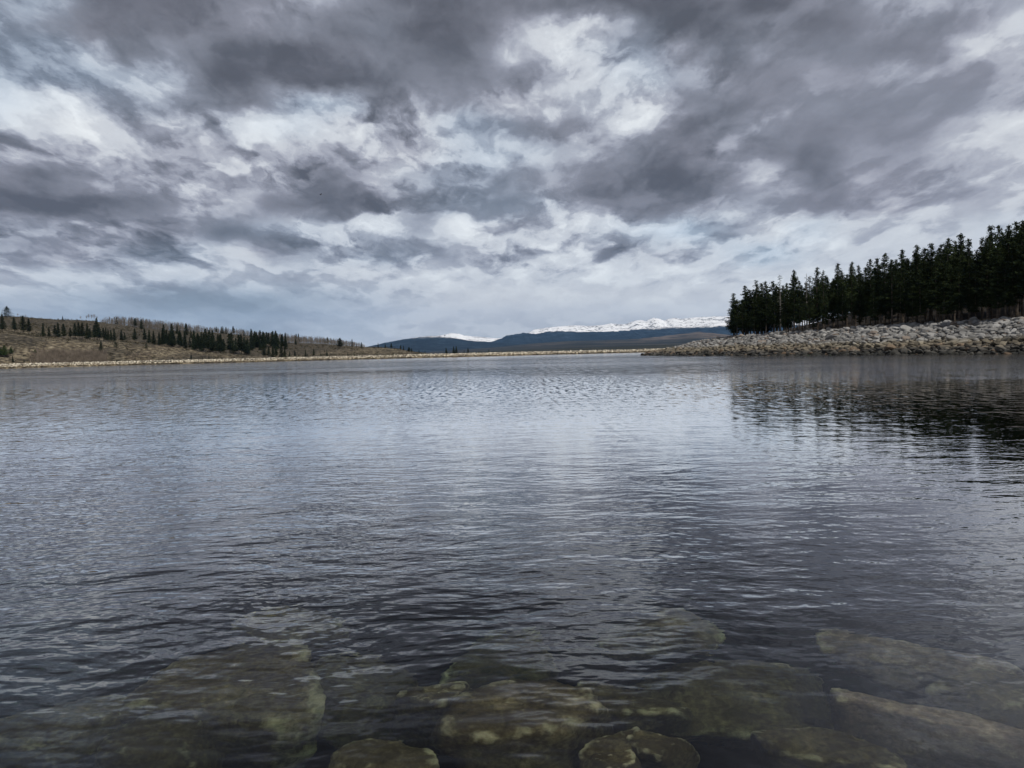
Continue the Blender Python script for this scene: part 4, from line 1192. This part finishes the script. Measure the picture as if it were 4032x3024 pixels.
def build_scrub():
    rnd = random.Random(77)
    lib = [tri_lib(*bare_tree(rnd, 22, .2, .25)) for _ in range(6)]
    A_Y = [(395, 1262), (440, 1254), (470, 1252), (540, 1257), (640, 1267), (742, 1276), (821, 1289), (932, 1298), (1090, 1315), (1201, 1326), (1296, 1331), (1352, 1337), (1402, 1346), (1460, 1359), (1560, 1372)]
    items = []
    for q in range(3000):
        px = rnd.uniform(405, 1540)
        if px > 1440 and rnd.random() < .5: continue
        base_r = np.interp(px, [-900, 0, 700, 1200, 1700], [730, 720, 690, 650, 590])
        r = base_r + rnd.uniform(-14, 55) - (18 if px > 1100 else 0)
        a = math.atan((px - CX) / FPX)
        x, y = math.sin(a) * r, math.cos(a) * r
        z = hgt(x, y)
        ey = interp(px, E_Y); ay = interp(px, A_Y)
        H = max(2.0, (ey - ay + 3) / FPX * r * math.cos(a) ** -0) * rnd.uniform(.62, 1.08)
        if px > 1440: H *= .7
        items.append((rnd.randrange(6), Matrix.Rotation(rnd.uniform(0, 6.28), 3, 'Z') @ Matrix.Diagonal((H, H, H)), (x, y, z)))
    o = merged("aspen_woods", items, lib, TWIG)
    tag(o, "grey leafless aspen wood along the top of the left hill", "woods", kind="stuff")
    # individual little aspens on the open ridge
    for i, (px, ty, by) in enumerate([(318, 1250, 1262), (342, 1248, 1263), (350, 1244, 1263), (361, 1245, 1264), (371, 1244, 1265), (382, 1251, 1266), (70, 1236, 1246), (100, 1240, 1247)]):
        p = hit_terrain(px, by) or hit_terrain(px, by + 4)
        if p is None: continue
        V, F = bare_tree(rnd, 60, .34, .4)
        r = math.hypot(p.x, p.y); H = (by - ty) / FPX * r + .5
        e = empty("aspen_tree", p, 0, (H, H, H))
        tv = V[:8]; 
        mesh_obj("trunk", V[:8], F[:4], TWIG, e)
        mesh_obj("crown", V[8:], [tuple(k - 8 for k in f) for f in F[4:]], TWIG, e)
        tag(e, "small leafless aspen on the left ridge, %s" % (ORD[i] + " from the left of the six" if i < 6 else "just right of the round pine" if i == 6 else "beyond the round pine's neighbour"), "tree", "small bare aspens on the ridge")
    # willow thicket above the dam
    lib = []
    for _ in range(4):
        V, F = [], []
        for s in range(16):
            a = rnd.uniform(0, 6.28); L = rnd.uniform(.1, .42)
            prism(V, F, (math.cos(a) * .05, math.sin(a) * .05, -.05), (math.cos(a) * L, math.sin(a) * L, rnd.uniform(.6, 1.0)), .016, .004, 3)
        lib.append(tri_lib(V, F))
    items = []
    for q in range(620):
        u = rnd.random()
        px = rnd.uniform(125, 430) if u < .75 else rnd.uniform(500, 600) if u < .85 else rnd.uniform(0, 1600)
        r = float(dam_r(px)) + rnd.uniform(13, 34)
        a = math.atan((px - CX) / FPX); x, y = math.sin(a) * r, math.cos(a) * r
        z = hgt(x, y)
        H = (rnd.uniform(2.2, 5.0) if 150 < px < 420 else rnd.uniform(1.2, 2.6)) * 0.75
        if z < 0.5: continue
        items.append((rnd.randrange(4), Matrix.Rotation(rnd.uniform(0, 6.28), 3, 'Z') @ Matrix.Diagonal((H * 1.3, H * 1.3, H)), (x, y, z)))
    o = merged("willow_thicket", items, lib, WILLOW)
    tag(o, "reddish brown leafless willow thicket just above the dam on the left", "shrubs", kind="stuff")
    # sagebrush
    lib = []
    for _ in range(5):
        V, F = [], []
        for s in range(22): tuft(V, F, Vector((rnd.gauss(0, .28), rnd.gauss(0, .28), rnd.uniform(.05, .5))), .5, rnd, 1)
        lib.append(tri_lib(V, F))
    items = []
    while len(items) < 5200:
        px = rnd.uniform(-60, 1680)
        r = rnd.uniform(420, 740)
        a = math.atan((px - CX) / FPX); x, y = math.sin(a) * r, math.cos(a) * r
        items.append((x, y, rnd.uniform(.5, 1.5) * (1.3 if vnoise(np.array([x * .05]), np.array([y * .05]))[0] > .5 else .7)))
    H = height(np.array([i[0] for i in items]), np.array([i[1] for i in items]))
    items = [(rnd.randrange(5), Matrix.Rotation(rnd.uniform(0, 6.28), 3, 'Z') @ Matrix.Scale(s, 3), (x, y, float(h))) for (x, y, s), h in zip(items, H) if h > .5]
    o = merged("sagebrush", items, lib, SAGE)
    tag(o, "low dark sagebrush dotted over the tan left hillside", "shrubs", kind="stuff")
build_scrub()

# ------------------------------------------------------------------ bird
def build_bird():
    m = simple_mat("dark feathers", (0.02, 0.02, 0.02), (0.05, 0.045, 0.04), 8)
    p = at(1262, 767, 190)
    e = empty("bird", p, 0.6)
    bm = bmesh.new()
    prof = [(-.20, .0, .01), (-.14, .0, .045), (-.04, .0, .07), (.06, .0, .06), (.13, .015, .035), (.17, .02, .045), (.21, .018, .03), (.25, .005, .006)]
    rings = []
    for x, z, r in prof:
        rings.append([bm.verts.new((x, math.cos(t) * r, z + math.sin(t) * r)) for t in [6.2832 * k / 8 for k in range(8)]])
    for a, b in zip(rings, rings[1:]):
        for k in range(8): bm.faces.new((a[k], a[(k + 1) % 8], b[(k + 1) % 8], b[k]))
    bm.faces.new(rings[0][::-1]); bm.faces.new(rings[-1])
    t0 = [bm.verts.new(v) for v in ((-.16, .03, .01), (-.16, -.03, .01), (-.36, -.075, 0), (-.36, .075, 0), (-.16, 0, -.012), (-.36, 0, -.008))]
    bm.faces.new((t0[0], t0[1], t0[2], t0[3])); bm.faces.new((t0[0], t0[3], t0[5], t0[4])); bm.faces.new((t0[1], t0[4], t0[5], t0[2]))
    me = bpy.data.meshes.new("body"); bm.to_mesh(me); bm.free(); me.materials.append(m)
    link_mesh("body", me, e)
    for s in (-1, 1):
        pts = [(.12, .03, .05), (.16, .28, .20), (.06, .62, .26), (-.06, .60, .25), (-.05, .28, .17), (-.10, .03, .04)]
        V = [(x, y * s, z) for x, y, z in pts] + [(x, y * s, z - .012) for x, y, z in pts]
        F = [(0, 1, 4, 5), (1, 2, 3, 4), (11, 10, 7, 6), (10, 9, 8, 7)] + [(i, (i + 1) % 6, (i + 1) % 6 + 6, i + 6) for i in range(6)]
        mesh_obj("wing", V, F, m, e)
    tag(e, "tiny dark bird flying in front of the clouds, left of centre", "bird")
build_bird()
# ------------------------------------------------------------------ air
def build_haze(density):
    m, nt, out = new_mat("pale air")
    pv = nt.node('ShaderNodeVolumePrincipled')
    pv.inputs['Color'].default_value = (0.26, 0.54, 1.0, 1)
    pv.inputs['Density'].default_value = density
    pv.inputs['Anisotropy'].default_value = 0.0
    nt.t.links.new(pv.outputs[0], out.inputs['Volume'])
    x0, x1, y0, y1, z0, z1 = -11500, 11500, -3000, 17600, -7.5, 1000.0
    V = [(x0, y0, z0), (x1, y0, z0), (x1, y1, z0), (x0, y1, z0), (x0, y0, z1), (x1, y0, z1), (x1, y1, z1), (x0, y1, z1)]
    F = [(0, 3, 2, 1), (4, 5, 6, 7), (0, 1, 5, 4), (1, 2, 6, 5), (2, 3, 7, 6), (3, 0, 4, 7)]
    o = mesh_obj("haze", V, F, m)
    tag(o, kind="stuff")
    o["label"] = "thin blue air between the lake and the mountains"; o["category"] = "haze"
build_haze(2.0e-5)
S.cycles.volume_bounces = 0
S.cycles.max_bounces = 8
S.cycles.transparent_max_bounces = 16
S.cycles.use_denoising = True
